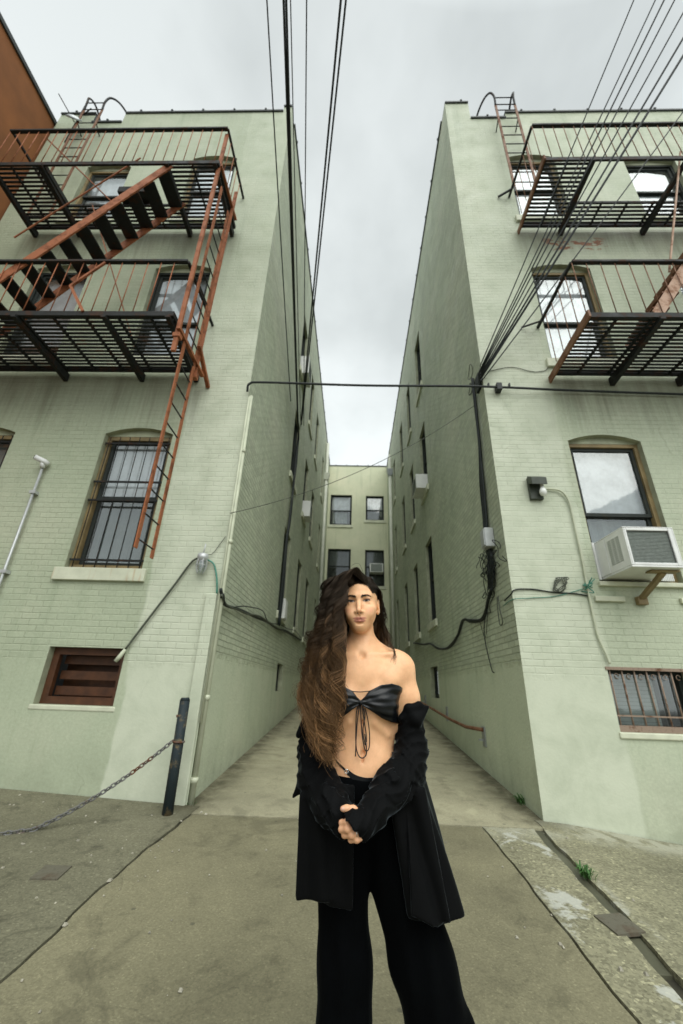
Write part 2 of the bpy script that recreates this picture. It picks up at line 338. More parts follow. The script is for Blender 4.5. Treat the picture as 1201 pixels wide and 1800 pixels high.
def smooth(pts, n=8, closed=False):
    """Catmull-Rom through the points"""
    P = [np.array(p, float) for p in pts]; out = []; m = len(P)
    rngk = range(m if closed else m - 1)
    for i in rngk:
        p0 = P[i - 1] if (i > 0 or closed) else 2 * P[0] - P[1]; p1 = P[i]; p2 = P[(i + 1) % m]
        p3 = P[(i + 2) % m] if (i + 2 < m or closed) else 2 * P[-1] - P[-2]
        for k in range(n):
            t = k / n; out.append(.5 * (2 * p1 + (p2 - p0) * t + (2 * p0 - 5 * p1 + 4 * p2 - p3) * t * t + (3 * p1 - p0 - 3 * p2 + p3) * t ** 3))
    if not closed: out.append(P[-1])
    return out
def sag(a, b, s, n=24):
    a, b = np.array(a, float), np.array(b, float); return [a + (b - a) * t - np.array((0, 0, s * 4 * t * (1 - t))) for t in np.linspace(0, 1, n)]
def pmap(v, a, b, c, d): return c + (d - c) * min(1, max(0, (v - a) / (b - a)))

# ---------------------------------------------------------------- the place: numbers in metres
XL, XLB, XR, YF, YB = -1.5605, -1.50, 1.8142, 4.6865, 20.594
SL = 0.0752
def gz(x, y):
    z = SL * (max(y, 0.0) - 1.5) if y < YB + 1 else SL * (YB - .5)
    k = pmap(y, .5, YF, 0, 1)
    if x > 1.85: z -= k * min(.30, .12 * (x - 1.85))
    if x < -1.56: z += k * min(.20, .040 * (-1.56 - x))
    return z
def sheet(name, poly_x, ys, dz, mat, nx=10, th=.0):
    """ground slab between two x(y) curves"""
    mb = MB(); rows = []
    for y in ys:
        a, b = poly_x(y); rows.append([(a + (b - a) * i / nx, y) for i in range(nx + 1)])
    for r0, r1 in zip(rows, rows[1:]):
        for i in range(nx):
            q = [r0[i], r0[i + 1], r1[i + 1], r1[i]]
            mb.face([(x, y, gz(x, y) + dz) for x, y in q], [(x, y) for x, y in q], True)
    rim = [*rows[0], *[r[-1] for r in rows[1:]], *rows[-1][::-1][1:], *[r[0] for r in rows[::-1]][1:]]
    for (xa, ya), (xb, yb) in zip(rim, rim[1:]):
        mb.face([(xa, ya, gz(xa, ya) + dz), (xa, ya, gz(xa, ya) + dz - .07), (xb, yb, gz(xb, yb) + dz - .07), (xb, yb, gz(xb, yb) + dz)])
    return obj(name, mb, mat, kind='structure')
def ramp(a, b, n): return [a + (b - a) * i / n for i in range(n + 1)]
sheet('ground', lambda y: (-60, 60), [-60, -20, -9.0], -.02, 'asphalt', 4)
sheet('ground_bed', lambda y: (-14, 14), [-9.0, 0, .5, 1, 2, 3, 4, YF, 6, 12, YB + .3], -.03, 'soil', 56)
wob = lambda y, k: .012 * math.sin(y * 3.1 + k) + .007 * math.sin(y * 9.7 + k * 2) + .004 * math.sin(y * 23 + k)
jl = lambda y: pmap(y, 3.1, 4.5, -1.53, -1.44) + wob(y, 0)
jr = lambda y: pmap(y, 2.9, 4.4, 1.215, 1.18) + wob(y, 2) * .6
gut = lambda y: pmap(y, 2.6, 4.6, 1.545, 1.70) + wob(y, 4)
yy = [-9, -4, -1, 0] + ramp(.3, 4.47, 60)
sheet('driveway', lambda y: (jl(y) + .007, jr(y) - .006), yy, 0, 'drive', 12)
sheet('pavement', lambda y: (-14, jl(y) - .007 - (.006 + .006 * math.sin(y * 5) if y > 3.2 else 0)), [-9, -4, -1, 0] + ramp(.3, YF - .012, 60), .004, 'pave_l', 26)
sheet('pavement', lambda y: (jr(y) + .008, gut(y) - .05), [-9, -4, -1, 0] + ramp(.3, 4.47, 60), .004, 'pave_r', 6)
sheet('gutter', lambda y: (gut(y) - .046, gut(y) + .030), ramp(2.75, 4.64, 40), -.016, flat('damp_gutter', (.085, .085, .055), .5, .4, 5), 2)
sheet('pavement', lambda y: (gut(y) + .036, 14), [-9, -4, -1, 0] + ramp(.3, YF - .012, 60), .006, 'pave_r', 40)
ay = 4.492
for y0, y1 in ((ay, 6.35), (6.36, 8.4), (8.41, 11.2), (11.21, 14.4), (14.41, YB)):
    sheet('alley_path', lambda y: (XL - .0 + .004, XR - .004), ramp(y0, y1, 6), 0, 'alley', 8)

# ---------------------------------------------------------------- buildings
def fmap(u, v, d): return (u, YF + d, v)
def lmap(u, v, d): return (XL + (XLB - XL) * (u - YF) / (YB - YF) - d, u, v)
def rmap(u, v, d): return (XR + d, u, v)
def bmap(u, v, d): return (u, YB + d, v)
REV = {fmap: False, lmap: False, rmap: True, bmap: False}

def wall(mb, P, u0, u1, v0, v1, holes, top=None, depth=.16, flip=False):
    """flat wall with rectangular or segmental-arched openings; holes = (u0,u1,v0,v1,arch)"""
    us = sorted({u0, u1, *[h[0] for h in holes], *[h[1] for h in holes]}); vs = sorted({v0, v1, *[h[2] for h in holes], *[h[3] for h in holes]})
    def f(q, d=0):
        q = q[::-1] if flip else q
        mb.face([P(u, v, dd) for u, v, dd in q], [(u + dd * 1.0, v) for u, v, dd in q])
    for a, b in zip(us, us[1:]):
        for c, e in zip(vs, vs[1:]):
            mu, mv = (a + b) / 2, (c + e) / 2
            if any(h[0] < mu < h[1] and h[2] < mv < h[3] for h in holes): continue
            f([(a, c, 0), (b, c, 0), (b, e, 0), (a, e, 0)])
def reveals(mb, P, h, depth, flip=False):
    a, b, c, e, arch = h
    def f(q):
        q = q[::-1] if flip else q; mb.face([P(*k) for k in q], [(k[0], k[1]) for k in q])
    n = 10 if arch else 1
    arc = [(a + (b - a) * i / n, e - arch * (2 * i / n - 1) ** 2) for i in range(n + 1)]
    f([(a, c, 0), (a, arc[0][1], 0), (a, arc[0][1], depth), (a, c, depth)])
    f([(b, c, depth), (b, arc[0][1], depth), (b, arc[0][1], 0), (b, c, 0)])
    f([(a, c, depth), (b, c, depth), (b, c, 0), (a, c, 0)])
    for p, q in zip(arc, arc[1:]):
        f([(p[0], p[1], 0), (q[0], q[1], 0), (q[0], q[1], depth), (p[0], p[1], depth)])
    return arc
def spandrel(mb, P, h, flip=False):
    a, b, c, e, arch = h
    if not arch: return
    n = 10; arc = [(a + (b - a) * i / n, e - arch * (2 * i / n - 1) ** 2) for i in range(n + 1)]
    for p, q in zip(arc, arc[1:]):
        k = [(p[0], p[1]), (q[0], q[1]), (q[0], e), (p[0], e)]
        k = k[::-1] if flip else k
        mb.face([P(u, v, 0) for u, v in k], k)
def pbox(mb, P, u0, u1, v0, v1, d0, d1):
    mb.hexa([P(u0, v0, d0), P(u1, v0, d0), P(u1, v0, d1), P(u0, v0, d1), P(u0, v1, d0), P(u1, v1, d0), P(u1, v1, d1), P(u0, v1, d1)])
def ring(mb, P, a, b, c, e, w, d0, d1):
    pbox(mb, P, a, a + w, c, e, d0, d1); pbox(mb, P, b - w, b, c, e, d0, d1)
    pbox(mb, P, a + w, b - w, c, c + w, d0, d1); pbox(mb, P, a + w, b - w, e - w, e, d0, d1)

def window(bld, P, h, style, label=None):
    """thing > window > sash, pane, blind, sill, bars"""
    a, b, c, e, arch = h; st = dict(dep=.11, mid=.52, blind=None, low=None, bars=False, case='frame', sill=True, glass='glass', cw=.045); st.update(style)
    top = e - arch; dp = st['dep']
    mb = MB(); ring(mb, P, a + .001, b - .001, c + .001, top - .001, st['cw'], dp - .03, dp + .06)
    if arch:
        n = 10; arc = [(a + (b - a) * i / n, e - arch * (2 * i / n - 1) ** 2) for i in range(n + 1)]
        ap = MB()
        for p, q in zip(arc, arc[1:]): ap.face([P(p[0], p[1], dp - .034), P(p[0], top - .001, dp - .034), P(q[0], top - .001, dp - .034), P(q[0], q[1], dp - .034)])
    w = obj('window', mb, st['case'], bld, label)
    if arch: obj('arch_panel', ap, 'reveal', w)
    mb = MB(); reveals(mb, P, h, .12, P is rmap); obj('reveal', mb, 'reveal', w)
    cw = st['cw']; a2, b2, c2, e2 = a + cw, b - cw, c + cw, top - cw; m = c2 + (e2 - c2) * st['mid']
    mb = MB(); ring(mb, P, a2 + .001, b2 - .001, m, e2 - .001, .045, dp + .0, dp + .035); ring(mb, P, a2 + .001, b2 - .001, c2 + .001, m + .04, .05, dp + .037, dp + .07)
    obj('sash', mb, 'frame', w)
    mb = MB(); mb.face([P(a2, m, dp + .02), P(b2, m, dp + .02), P(b2, e2, dp + .02), P(a2, e2, dp + .02)]); mb.face([P(a2, c2, dp + .05), P(b2, c2, dp + .05), P(b2, m, dp + .05), P(a2, m, dp + .05)])
    obj('pane', mb, st['glass'], w)
    mb = MB()
    for q in ([(a, c, .62), (b, c, .62), (b, e, .62), (a, e, .62)], [(a, c, dp + .072), (a, e, dp + .072), (a, e, .62), (a, c, .62)], [(b, c, dp + .072), (b, e, dp + .072), (b, e, .62), (b, c, .62)], [(a, e, dp + .072), (b, e, dp + .072), (b, e, .62), (a, e, .62)], [(a, c, dp + .072), (b, c, dp + .072), (b, c, .62), (a, c, .62)]): mb.face([P(*k) for k in q])
    obj('interior', mb, 'room', w)
    if st['blind']:
        mat_, lo = st['blind']; mb = MB(); zb = c2 + (e2 - c2) * lo
        n = 14
        for i in range(n):
            ua, ub = a2 + (b2 - a2) * i / n, a2 + (b2 - a2) * (i + 1) / n; ra, rb = .012 * math.sin(i * 1.9), .012 * math.sin((i + 1) * 1.9)
            mb.face([P(ua, zb, dp + .11 + ra), P(ub, zb, dp + .11 + rb), P(ub, e2, dp + .11 + rb * .3), P(ua, e2, dp + .11 + ra * .3)], sm=True)
        obj('blind', mb, mat_, w)
    if st['low']:
        mat_, lo, hi, ua, ub = st['low']; mb = MB(); n = 16; A, B = a2 + (b2 - a2) * ua, a2 + (b2 - a2) * ub
        for i in range(n):
            x0, x1 = A + (B - A) * i / n, A + (B - A) * (i + 1) / n; r0, r1 = .03 * math.sin(i * 1.7), .03 * math.sin((i + 1) * 1.7)
            mb.face([P(x0, c2 + (e2 - c2) * lo, dp + .20 + r0), P(x1, c2 + (e2 - c2) * lo, dp + .20 + r1), P(x1, c2 + (e2 - c2) * hi, dp + .20 + r1), P(x0, c2 + (e2 - c2) * hi, dp + .20 + r0)], sm=True)
        obj('curtain', mb, mat_, w)
    if st['sill']:
        mb = MB(); pbox(mb, P, a - .09, b + .07, c - .155, c - .002, -.045, dp - .032); obj('sill', mb, st.get('sillmat', 'sill'), w, bevel=.008)
    if st['bars']:
        mb = MB(); n = st['bars']
        for i in range(n):
            u = a + .06 + (b - a - .12) * i / (n - 1); mb.tube([P(u, c + .02, .045), P(u, top - .03, .045)], .0065, 6)
        for fr in st.get('rails', (.06, .48, .62, .93)): pbox(mb, P, a + .01, b - .01, c + (top - c) * fr - .012, c + (top - c) * fr + .012, .035, .055)
        obj('security_bars', mb, st.get('barmat', 'iron'), w)
    return w

def coping(mb, P, u0, u1, v, w=.30, step=.70, over=.03):
    pbox(mb, P, u0, u1, v, v + .045, -over, w)
    u = u0 + .35
    while u < u1 - .05:
        pbox(mb, P, u - .02, u + .02, v + .046, v + .085, -over - .012, w * .5); u += step

# left block
LB = thing('apartment_building', (-4.1, YF, .2), 'sage green brick block on the left, with barred windows and a brown basement window', 'building', 'green walk-up blocks round the alley')
LF = [(-3.48, -2.53, 2.55, 4.57, .10), (-5.70, -4.77, 2.55, 4.57, .10), (-3.50, -2.53, 5.86, 7.95, .10), (-5.58, -4.64, 5.86, 7.95, .10), (-3.42, -2.53, 9.22, 11.27, .10), (-5.56, -4.66, 9.22, 11.0, .10), (-3.36, -2.50, 1.07, 1.65, 0)]
YA = [(8.45, 9.35), (10.85, 11.65), (12.95, 13.8), (16.1, 16.8)]
LS = [(y0, y1, z0, z1, 0) for (y0, y1) in YA for z0, z1 in ((2.75, 4.62), (6.0, 7.85), (9.2, 11.2))] + [(9.0, 9.75, 1.24, 1.78, 0)]
mb = MB()
def notched(mb, P, u0, u1, v0, prof, holes, flip=False):
    """wall whose top follows prof = [(u_from, u_to, v_top)]"""
    vt = min(p[2] for p in prof); wall(mb, P, u0, u1, v0, vt, holes, flip=flip)
    for a, b, t in prof:
        if t > vt + 1e-4:
            q = [(a, vt), (b, vt), (b, t), (a, t)]; q = q[::-1] if flip else q; mb.face([P(u, v, 0) for u, v in q], q)
LPROF = [(-6.75, -5.95, 12.95), (-5.95, -5.28, 12.58), (-5.28, -1.74, 12.95), (-1.74, XL, 13.15)]
notched(mb, fmap, -6.75, XL, -.4, LPROF, LF)
for h in LF: spandrel(mb, fmap, h)
obj('wall', mb, 'wall', LB)
mb = MB(); wall(mb, lmap, YF, YB, -.4, 13.15, LS)
obj('wall', mb, 'walldim', LB)
mb = MB(); mb.box(-6.745, XL - .02, YF + .31, YB - .02, 12.2, 12.45); mb.box(-6.75, -6.74, YF + .01, YB, 0, 12.9)
for (a, b), t in (((-5.95, -5.948), 12.95), ((-5.282, -5.28), 12.95)): mb.face([(a, YF + .001, 12.58), (a, YF + .3, 12.58), (a, YF + .3, t), (a, YF + .001, t)])
mb.box(-6.74, -5.952, YF + .29, YF + .30, 12.45, 12.95); mb.box(-5.278, XL - .02, YF + .29, YF + .30, 12.45, 12.95)
obj('roof', mb, 'coping', LB)
mb = MB()
for a, b, t in LPROF: coping(mb, fmap, a + (.001 if a > -6.7 else 0), b - .001, t)
coping(mb, lmap, YF + .31, YB - .02, 13.15, .28, .86)
obj('coping', mb, 'coping', LB)
bar = dict(bars=7, case='tan', cw=.06, blind=('greyshade', .5), low=('teal', 0, .52, 0, 1))
window(LB, fmap, LF[0], {**bar, 'sillmat': 'sillrust', 'blind': ('shade', .50), 'mid': .5}, 'tall barred ground floor window behind the foot of the drop ladder')
window(LB, fmap, LF[1], {**bar, 'mid': .5})
window(LB, fmap, LF[2], dict(case='frame', blind=('shade', .0), mid=.40))
window(LB, fmap, LF[3], dict(case='frame', blind=('shade', .2)))
window(LB, fmap, LF[4], dict(case='tan', blind=('shade', .0)))
window(LB, fmap, LF[5], dict(case='tan', blind=('shade', .42), low=('greyshade', 0, .4, 0, 1)))
# basement window: brown frame with a board behind
M['glassbase'] = glass('grimy_glass', .55, .02, -.04)
def basement(bld, P, h, mat_, inner, glass_='glassdark', glazed=True):
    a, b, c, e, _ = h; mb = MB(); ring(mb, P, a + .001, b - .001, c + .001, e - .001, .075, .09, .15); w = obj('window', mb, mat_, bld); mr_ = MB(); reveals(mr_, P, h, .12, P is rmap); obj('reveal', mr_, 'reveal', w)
    mb = MB(); mb.face([P(a, c, .135), P(b, c, .135), P(b, e, .135), P(a, e, .135)]); (obj('pane', mb, glass_, w) if glazed else None)
    mb = MB()
    for i in range(3): pbox(mb, P, a + .07, b - .07, c + .09 + i * .16, c + .18 + i * .16, .19 + .015 * i, .21 + .015 * i)
    mb.face([P(a, c, .40), P(b, c, .40), P(b, e, .40), P(a, e, .40)]); obj('interior', mb, inner, w)
    return w
w = basement(LB, fmap, LF[6], 'brownwood', 'brownwood', glass_='glassbase', glazed=False); w['label'] = 'small basement window in a brown wooden frame'
mb = MB(); pbox(mb, fmap, -3.40, -2.47, 1.015, 1.068, -.008, .088); obj('sill', mb, 'sill', w, bevel=.012)
for h in LS[:-1]:
    window(LB, lmap, h, dict(dep=.10, glass='glassdark', blind=('greyshade', .55) if h[2] > 8 else None))
basement(LB, lmap, LS[-1], 'frame', 'room')

# right block
RB = thing('apartment_building', (4.6, YF, .2), 'sage green brick block on the right, with an air conditioner in its ground floor window', 'building', 'green walk-up blocks round the alley')
RF = [(2.83, 3.78, 2.53, 4.55, .10), (5.15, 6.08, 2.53, 4.55, .10), (2.86, 3.83, 5.86, 7.95, .10), (5.15, 6.10, 5.86, 7.95, .10), (2.88, 3.80, 9.22, 11.2, .10), (5.12, 6.10, 9.22, 11.05, .10), (2.70, 3.52, 1.0, 1.60, 0)]
RA = [(9.1, 9.95), (11.35, 12.1), (13.6, 14.4), (16.5, 17.2)]
RS = [(y0, y1, z0, z1, 0) for (y0, y1) in RA for z0, z1 in ((2.78, 4.72), (6.05, 8.0), (9.3, 11.3))] + [(9.3, 10.2, 1.2, 1.84, 0)]
RPROF = [(XR, 2.32, 13.2), (2.32, 3.06, 12.56), (3.06, 9.5, 12.76)]
mb = MB(); notched(mb, fmap, XR, 9.5, -.4, RPROF, RF)
for h in RF: spandrel(mb, fmap, h)
obj('wall', mb, 'wallr', RB)
mb = MB(); wall(mb, rmap, YF, YB, -.4, 13.2, RS, flip=True); obj('wall', mb, 'walldim', RB)
mb = MB(); mb.box(XR + .02, 9.49, YF + .31, YB - .02, 12.2, 12.4); mb.box(9.49, 9.5, YF + .01, YB, 0, 12.7)
mb.box(XR + .3, 2.31, YF + .29, YF + .30, 12.4, 13.2); mb.face([(2.319, YF + .001, 12.56), (2.319, YF + .3, 12.56), (2.319, YF + .3, 13.2), (2.319, YF + .001, 13.2)])
obj('roof', mb, 'coping', RB)
mb = MB()
for a, b, t in RPROF: coping(mb, fmap, a + .001, b - .001, t)
coping(mb, rmap, YF + .31, YB - .02, 13.2, .28, .86)
mb.lathe([(.001, .24), (.02, .14), (.05, .06), (.03, 0)], (1.93, YF + .1, 13.245), 10)
obj('coping', mb, 'coping', RB)
window(RB, fmap, RF[0], dict(case='tan', cw=.05, blind=('shade', .46), low=('greyshade', .2, .46, 0, 1), mid=.45, sill=False), 'arched window with white shade and tan casing behind the air conditioner')
window(RB, fmap, RF[1], dict(case='tan', blind=('shade', .5)))
window(RB, fmap, RF[2], dict(case='tan', blind=('shade', .0), mid=.42))
window(RB, fmap, RF[3], dict(case='frame', blind=('shade', .3)))
window(RB, fmap, RF[4], dict(case='tan', blind=('shade', .05)))
window(RB, fmap, RF[5], dict(case='frame', blind=('shade', .33)))
mb = MB(); pbox(mb, fmap, 2.80, 3.86, 2.475, 2.528, -.05, .075); pbox(mb, fmap, 2.72, 3.05, 2.30, 2.36, -.04, -.001); pbox(mb, fmap, 3.66, 3.95, 2.30, 2.36, -.04, -.001); obj('sill', mb, 'sill', RB, bevel=.008)
M['tanrust'] = rusty('worn_tan_iron', (.27, .20, .15), (.13, .065, .035), .35)
a, b, c, e, _ = RF[6]
mb = MB(); ring(mb, fmap, a + .001, b - .001, c + .001, e - .001, .05, .085, .15); w = obj('window', mb, 'frame', RB, 'small basement window behind rusty bars')
mb = MB(); reveals(mb, fmap, RF[6], .12); obj('reveal', mb, 'reveal', w)
mb = MB(); mb.face([fmap(a, c, .13), fmap(b, c, .13), fmap(b, e, .13), fmap(a, e, .13)]); obj('pane', mb, 'glass', w)
mb = MB(); mb.face([fmap(a, c, .18), fmap(a + .55, c, .18), fmap(a + .55, e, .18), fmap(a, e, .18)]); obj('blind', mb, 'blinds', w)
mb = MB(); mb.face([fmap(a, c, .5), fmap(b, c, .5), fmap(b, e, .5), fmap(a, e, .5)]); obj('interior', mb, 'room', w)
mb = MB()
for i in range(7):
    u = a + .03 + i * .127; mb.tube([(u, YF + .02, c + .0), (u, YF + .02, e)], .0085, 7)
    mb.tube([(u + .065 + .022 * math.cos(t), YF + .02, e - .075 + .024 * math.sin(t)) for t in np.linspace(0, 5.2, 12)], .004, 5)
pbox(mb, fmap, a + .001, b - .001, c + .001, c + .06, .004, .05); pbox(mb, fmap, a - .02, b, e - .018, e + .012, -.012, .03); pbox(mb, fmap, a + .001, b - .001, c + .14, c + .155, .012, .03)
obj('security_bars', mb, 'tanrust', w)
mb = MB(); pbox(mb, fmap, a - .02, b + .06, c - .06, c - .001, -.02, .082); obj('sill', mb, 'sill', w, bevel=.012)
for h in RS[:-1]:
    window(RB, rmap, h, dict(dep=.10, glass='glassdark', blind=('greyshade', .6) if h[2] > 8 else None))
basement(RB, rmap, RS[-1], 'frame', 'room')

# rear block closing the alley
BB = thing('apartment_building', (.15, YB, 1.3), 'pale green rear block closing off the end of the alley', 'building', 'green walk-up blocks round the alley')
BF = [(-1.36, -.17, 9.52, 11.33, 0), (.60, 1.60, 9.83, 11.30, 0), (-1.38, -.17, 6.2, 8.15, 0), (.58, 1.58, 6.2, 8.13, 0), (-1.38, -.17, 2.9, 4.8, 0), (.58, 1.58, 2.9, 4.8, 0)]
mb = MB(); wall(mb, bmap, XLB - .02, XR + .02, .6, 13.18, BF); obj('wall', mb, 'rear', BB)
mb = MB(); coping(mb, bmap, XLB + .02, XR - .02, 13.19, .28, .62); obj('coping', mb, 'coping', BB)
mb = MB(); mb.box(XLB, XR, YB + .3, YB + 4, 12.5, 12.7); obj('roof', mb, 'coping', BB)
window(BB, bmap, BF[0], dict(blind=('shade', .48), low=('greyshade', .1, .48, .1, .8), mid=.48)); window(BB, bmap, BF[1], dict(blind=('shade', .45), mid=.42))
window(BB, bmap, BF[2], dict(blind=('greyshade', .5), glass='glassdark')); window(BB, bmap, BF[3], dict(blind=('greyshade', .4), glass='glassdark'))
window(BB, bmap, BF[4], dict(glass='glassdark')); window(BB, bmap, BF[5], dict(glass='glassdark'))

# rust brown neighbour on the far left, standing forward of the green block
NB = thing('brick_building', (-9, 3.8, .2), 'dark rust brown building at the far left, beyond the green block', 'building')
mb = MB(); mb.box(-14, -6.8, 1.2, 12, -.3, 12.56); obj('wall', mb, 'rust_wall', NB)
mb = MB(); mb.box(-14, -6.76, 1.16, 12, 12.561, 12.66); obj('coping', mb, 'coping', NB)

# ---------------------------------------------------------------- fire escapes
YO, YW = 3.62, 4.62          # outer edge and wall edge of the balconies
def platform(fe, x0, x1, z, hole=None, brackets=(), name='balcony'):
    """grating of bars parallel to the wall, on cross bearers; hole = (xa, xb, y_inner)"""
    mb = MB()
    for y in (YO, YW - .03): mb.box(x0, x1, y, y + .03, z, z + .075)
    for x in (x0, x1 - .03): mb.box(x, x + .03, YO + .031, YW - .031, z, z + .075)
    y = YO + .06
    while y < YW - .05:
        segs = [(x0 + .031, x1 - .031)] if not hole or y > hole[2] else [(x0 + .031, hole[0]), (hole[1], x1 - .031)]
        for a, b in segs:
            if b > a: mb.box(a, b, y, y + .034, z + .040, z + .052)
        y += .062
    x = x0 + .35
    while x < x1 - .1:
        y0 = YO + .031 if not hole or not (hole[0] < x < hole[1]) else hole[2]
        mb.box(x - .012, x + .012, y0, YW - .031, z + .006, z + .039); x += .42
    if hole:
        for xx in hole[:2]: mb.box(xx - .015, xx + .015, YO + .031, hole[2] + .03, z - .01, z + .076)
        mb.box(hole[0] + .016, hole[1] - .016, hole[2], hole[2] + .03, z + .0, z + .039)
    p = obj(name, mb, 'iron', fe)
    for x in brackets:
        mb = MB(); mb.hexa([(x - .03, YO - .02, z - .045), (x + .03, YO - .02, z - .045), (x + .03, YF - .01, z - .13), (x - .03, YF - .01, z - .13), (x - .03, YO - .02, z - .002), (x + .03, YO - .02, z - .002), (x + .03, YF - .01, z - .002), (x - .03, YF - .01, z - .002)])
        obj('bracket', mb, 'iron', p)
    return p
def railing(fe, x0, x1, z, end=None, hgt=.98, mat='orange', step=.178, start=0, ends=(True,)):
    mb = MB(); t = z + hgt
    mb.box(x0, x1, YO - .012, YO + .042, t, t + .035)
    if end is not None: mb.bar((end, YO + .02, t + .018), (end, YF - .004, t + .018), .035)
    r = obj('railing', mb, 'iron', fe)
    mb = MB(); n = int((x1 - x0) / step)
    for i in range(n + 1):
        x = x0 + start + i * step
        if x < x1 - .01: mb.tube([(x, YO + .015, z + .07), (x, YO + .015, t + .004)], .0065, 5)
    if end is not None:
        for k in range(1, 5): y = YO + k * .2; mb.tube([(end, y, z + .07), (end, y, t + .004)], .0065, 5)
    obj('baluster', mb, mat, r)
    return r
def stair(fe, a, b, y0, y1, n, mat, tread='iron'):
    """a = (x,z) at the top, b = (x,z) at the foot"""
    s = obj_empty_stair = MB()
    for y in (y0, y1): s.bar((a[0], y, a[1]), (b[0], y, b[1]), .022, .135)
    st = obj('stair', s, mat, fe)
    for i in range(n):
        t = (i + .5) / n; x = a[0] + (b[0] - a[0]) * t; z = a[1] + (b[1] - a[1]) * t; mb = MB()
        mb.box(x - .105, x + .105, y0 + .014, y1 - .014, z - .012, z + .012); obj('tread', mb, tread, st)
    return st
def ladder(name, P0, P1, side, n, mat, rung, parent=None, w=.05):
    """two stiles from P0 to P1, offset by side; rungs between"""
    P0, P1, side = (np.array(q, float) for q in (P0, P1, side)); mb = MB()
    for k in (0, 1): mb.bar(P0 + side * k, P1 + side * k, w, .016, up=np.cross(side, P1 - P0))
    l = obj(name, mb, mat, parent)
    for i in range(n): q = P0 + (P1 - P0) * (i + .35) / n; mb = MB(); mb.tube([q, q + side], .0095, 6); obj('rung', mb, rung, l)
    return l

ZL, ZU = 5.50, 8.80
F1 = thing('fire_escape', (-3.8, YF, ZL), 'red oxide painted iron fire escape with stair and long drop ladder on the left block', 'fire escape', 'iron fire escapes')
platform(F1, -8.0, -2.30, ZL, None, (-2.36, -3.17, -4.32, -5.45, -6.6))
platform(F1, -5.95, -2.23, ZU, (-5.05, -3.08, 4.22), (-2.29, -3.05, -5.08, -5.90))
railing(F1, -8.0, -2.30, ZL, -2.30, 1.0); railing(F1, -5.95, -2.23, ZU, -2.23, 1.0, step=.165)
mb = MB(); mb.bar((-5.93, YO + .02, ZU + 1.02), (-5.93, YF - .01, ZU + 1.02), .035); obj('railing', mb, 'iron', F1)
mb = MB()
mb.bar((-3.42, YO, ZL + .98), (-3.74, YO - .02, ZL + .50), .028); mb.bar((-3.74, YO - .02, ZL + .50), (-3.46, YO, ZL + .06), .035)
mb.bar((-3.78, 3.9, ZU + .75), (-5.25, 3.9, ZU - 1.35), .018); mb.bar((-5.35, YO + .1, ZU + .95), (-4.2, 4.3, ZU + .05), .016); mb.bar((-4.6, YO + .6, ZU), (-3.4, YW, ZL + .5), .016)
obj('brace', mb, 'orange', F1)
stair(F1, (-3.02, ZU + .02), (-5.25, ZL + .08), 3.66, 4.20, 12, 'orange')
mb = MB()
for xx in (-3.14,): mb.bar((xx, 3.66, ZU + .02), (xx - 1.6, 3.66, ZU - 1.35), .016)
dl = ladder('drop_ladder', (-2.20, 3.86, 2.55), (-2.22, 3.86, 8.6), (0, .36, 0), 21, 'orange', 'iron', F1, .055)
mb = MB(); mb.bar((-2.235, 3.70, 5.0), (-2.26, 3.70, ZU + .98), .052, .035); mb.bar((-2.215, 4.30, 5.1), (-2.2, 4.30, ZU + .5), .048, .025)
mb.bar((-2.21, 3.64, 5.33), (-2.2, 4.50, 5.33), .05, .04); mb.bar((-2.19, 4.2, 5.6), (-2.17, YF - .01, 5.28), .05, .05); mb.box(-2.28, -2.19, 3.67, 3.75, 5.22, 5.28); mb.box(-2.26, -2.17, 4.25, 4.33, 5.10, 5.20); mb.bar((-2.22, 3.68, ZU + .06), (-2.2, 4.5, ZU + .06), .04, .04)
obj('guide_frame', mb, 'orange', F1)
mb = MB(); mb.box(-4.1, -3.62, 4.05, 4.3, ZU + .08, ZU + .22); obj('folded_plate', mb, 'iron', F1)

F2 = thing('fire_escape', (4.6, YF, ZL), 'dark brown rusted iron fire escape on the right block, with two balconies under sloping wires', 'fire escape', 'iron fire escapes')
p = platform(F2, 2.78, 8.0, ZL, None, (3.62, 4.55, 5.7)); mb = MB(); mb.bar((2.765, YO - .03, ZL + .03), (2.765, YF - .002, ZL - .03), .024, .11); obj('end_beam', mb, 'brownrust', F2)
platform(F2, 2.80, 8.0, ZU, (3.55, 5.75, 4.22), (3.50, 4.9, 6.2)); mb = MB(); mb.bar((2.785, YO - .03, ZU + .03), (2.785, YF - .002, ZU - .03), .024, .10); obj('end_beam', mb, 'brownrust', F2)
railing(F2, 2.76, 8.0, ZL, 2.76, .98, 'brownrust', .182); railing(F2, 2.76, 8.0, ZU, 2.76, .98, 'brownrust', .165)
mb = MB(); mb.bar((2.76, YF - .16, ZU + .97), (2.55, YF - .02, ZU + .98), .03); mb.bar((2.76, YF - .16, ZL + .97), (2.50, YF - .02, ZL + .98), .02); obj('hook', mb, 'iron', F2)
mb = MB(); mb.bar((5.0, 3.72, ZU + .4), (4.02, 3.7, ZL + .9), .02); obj('tie_rod', mb, 'palerust', F2)
stair(F2, (5.9, ZU + .02), (3.62, ZL + .09), 3.66, 4.20, 12, 'palerust', 'brownrust')

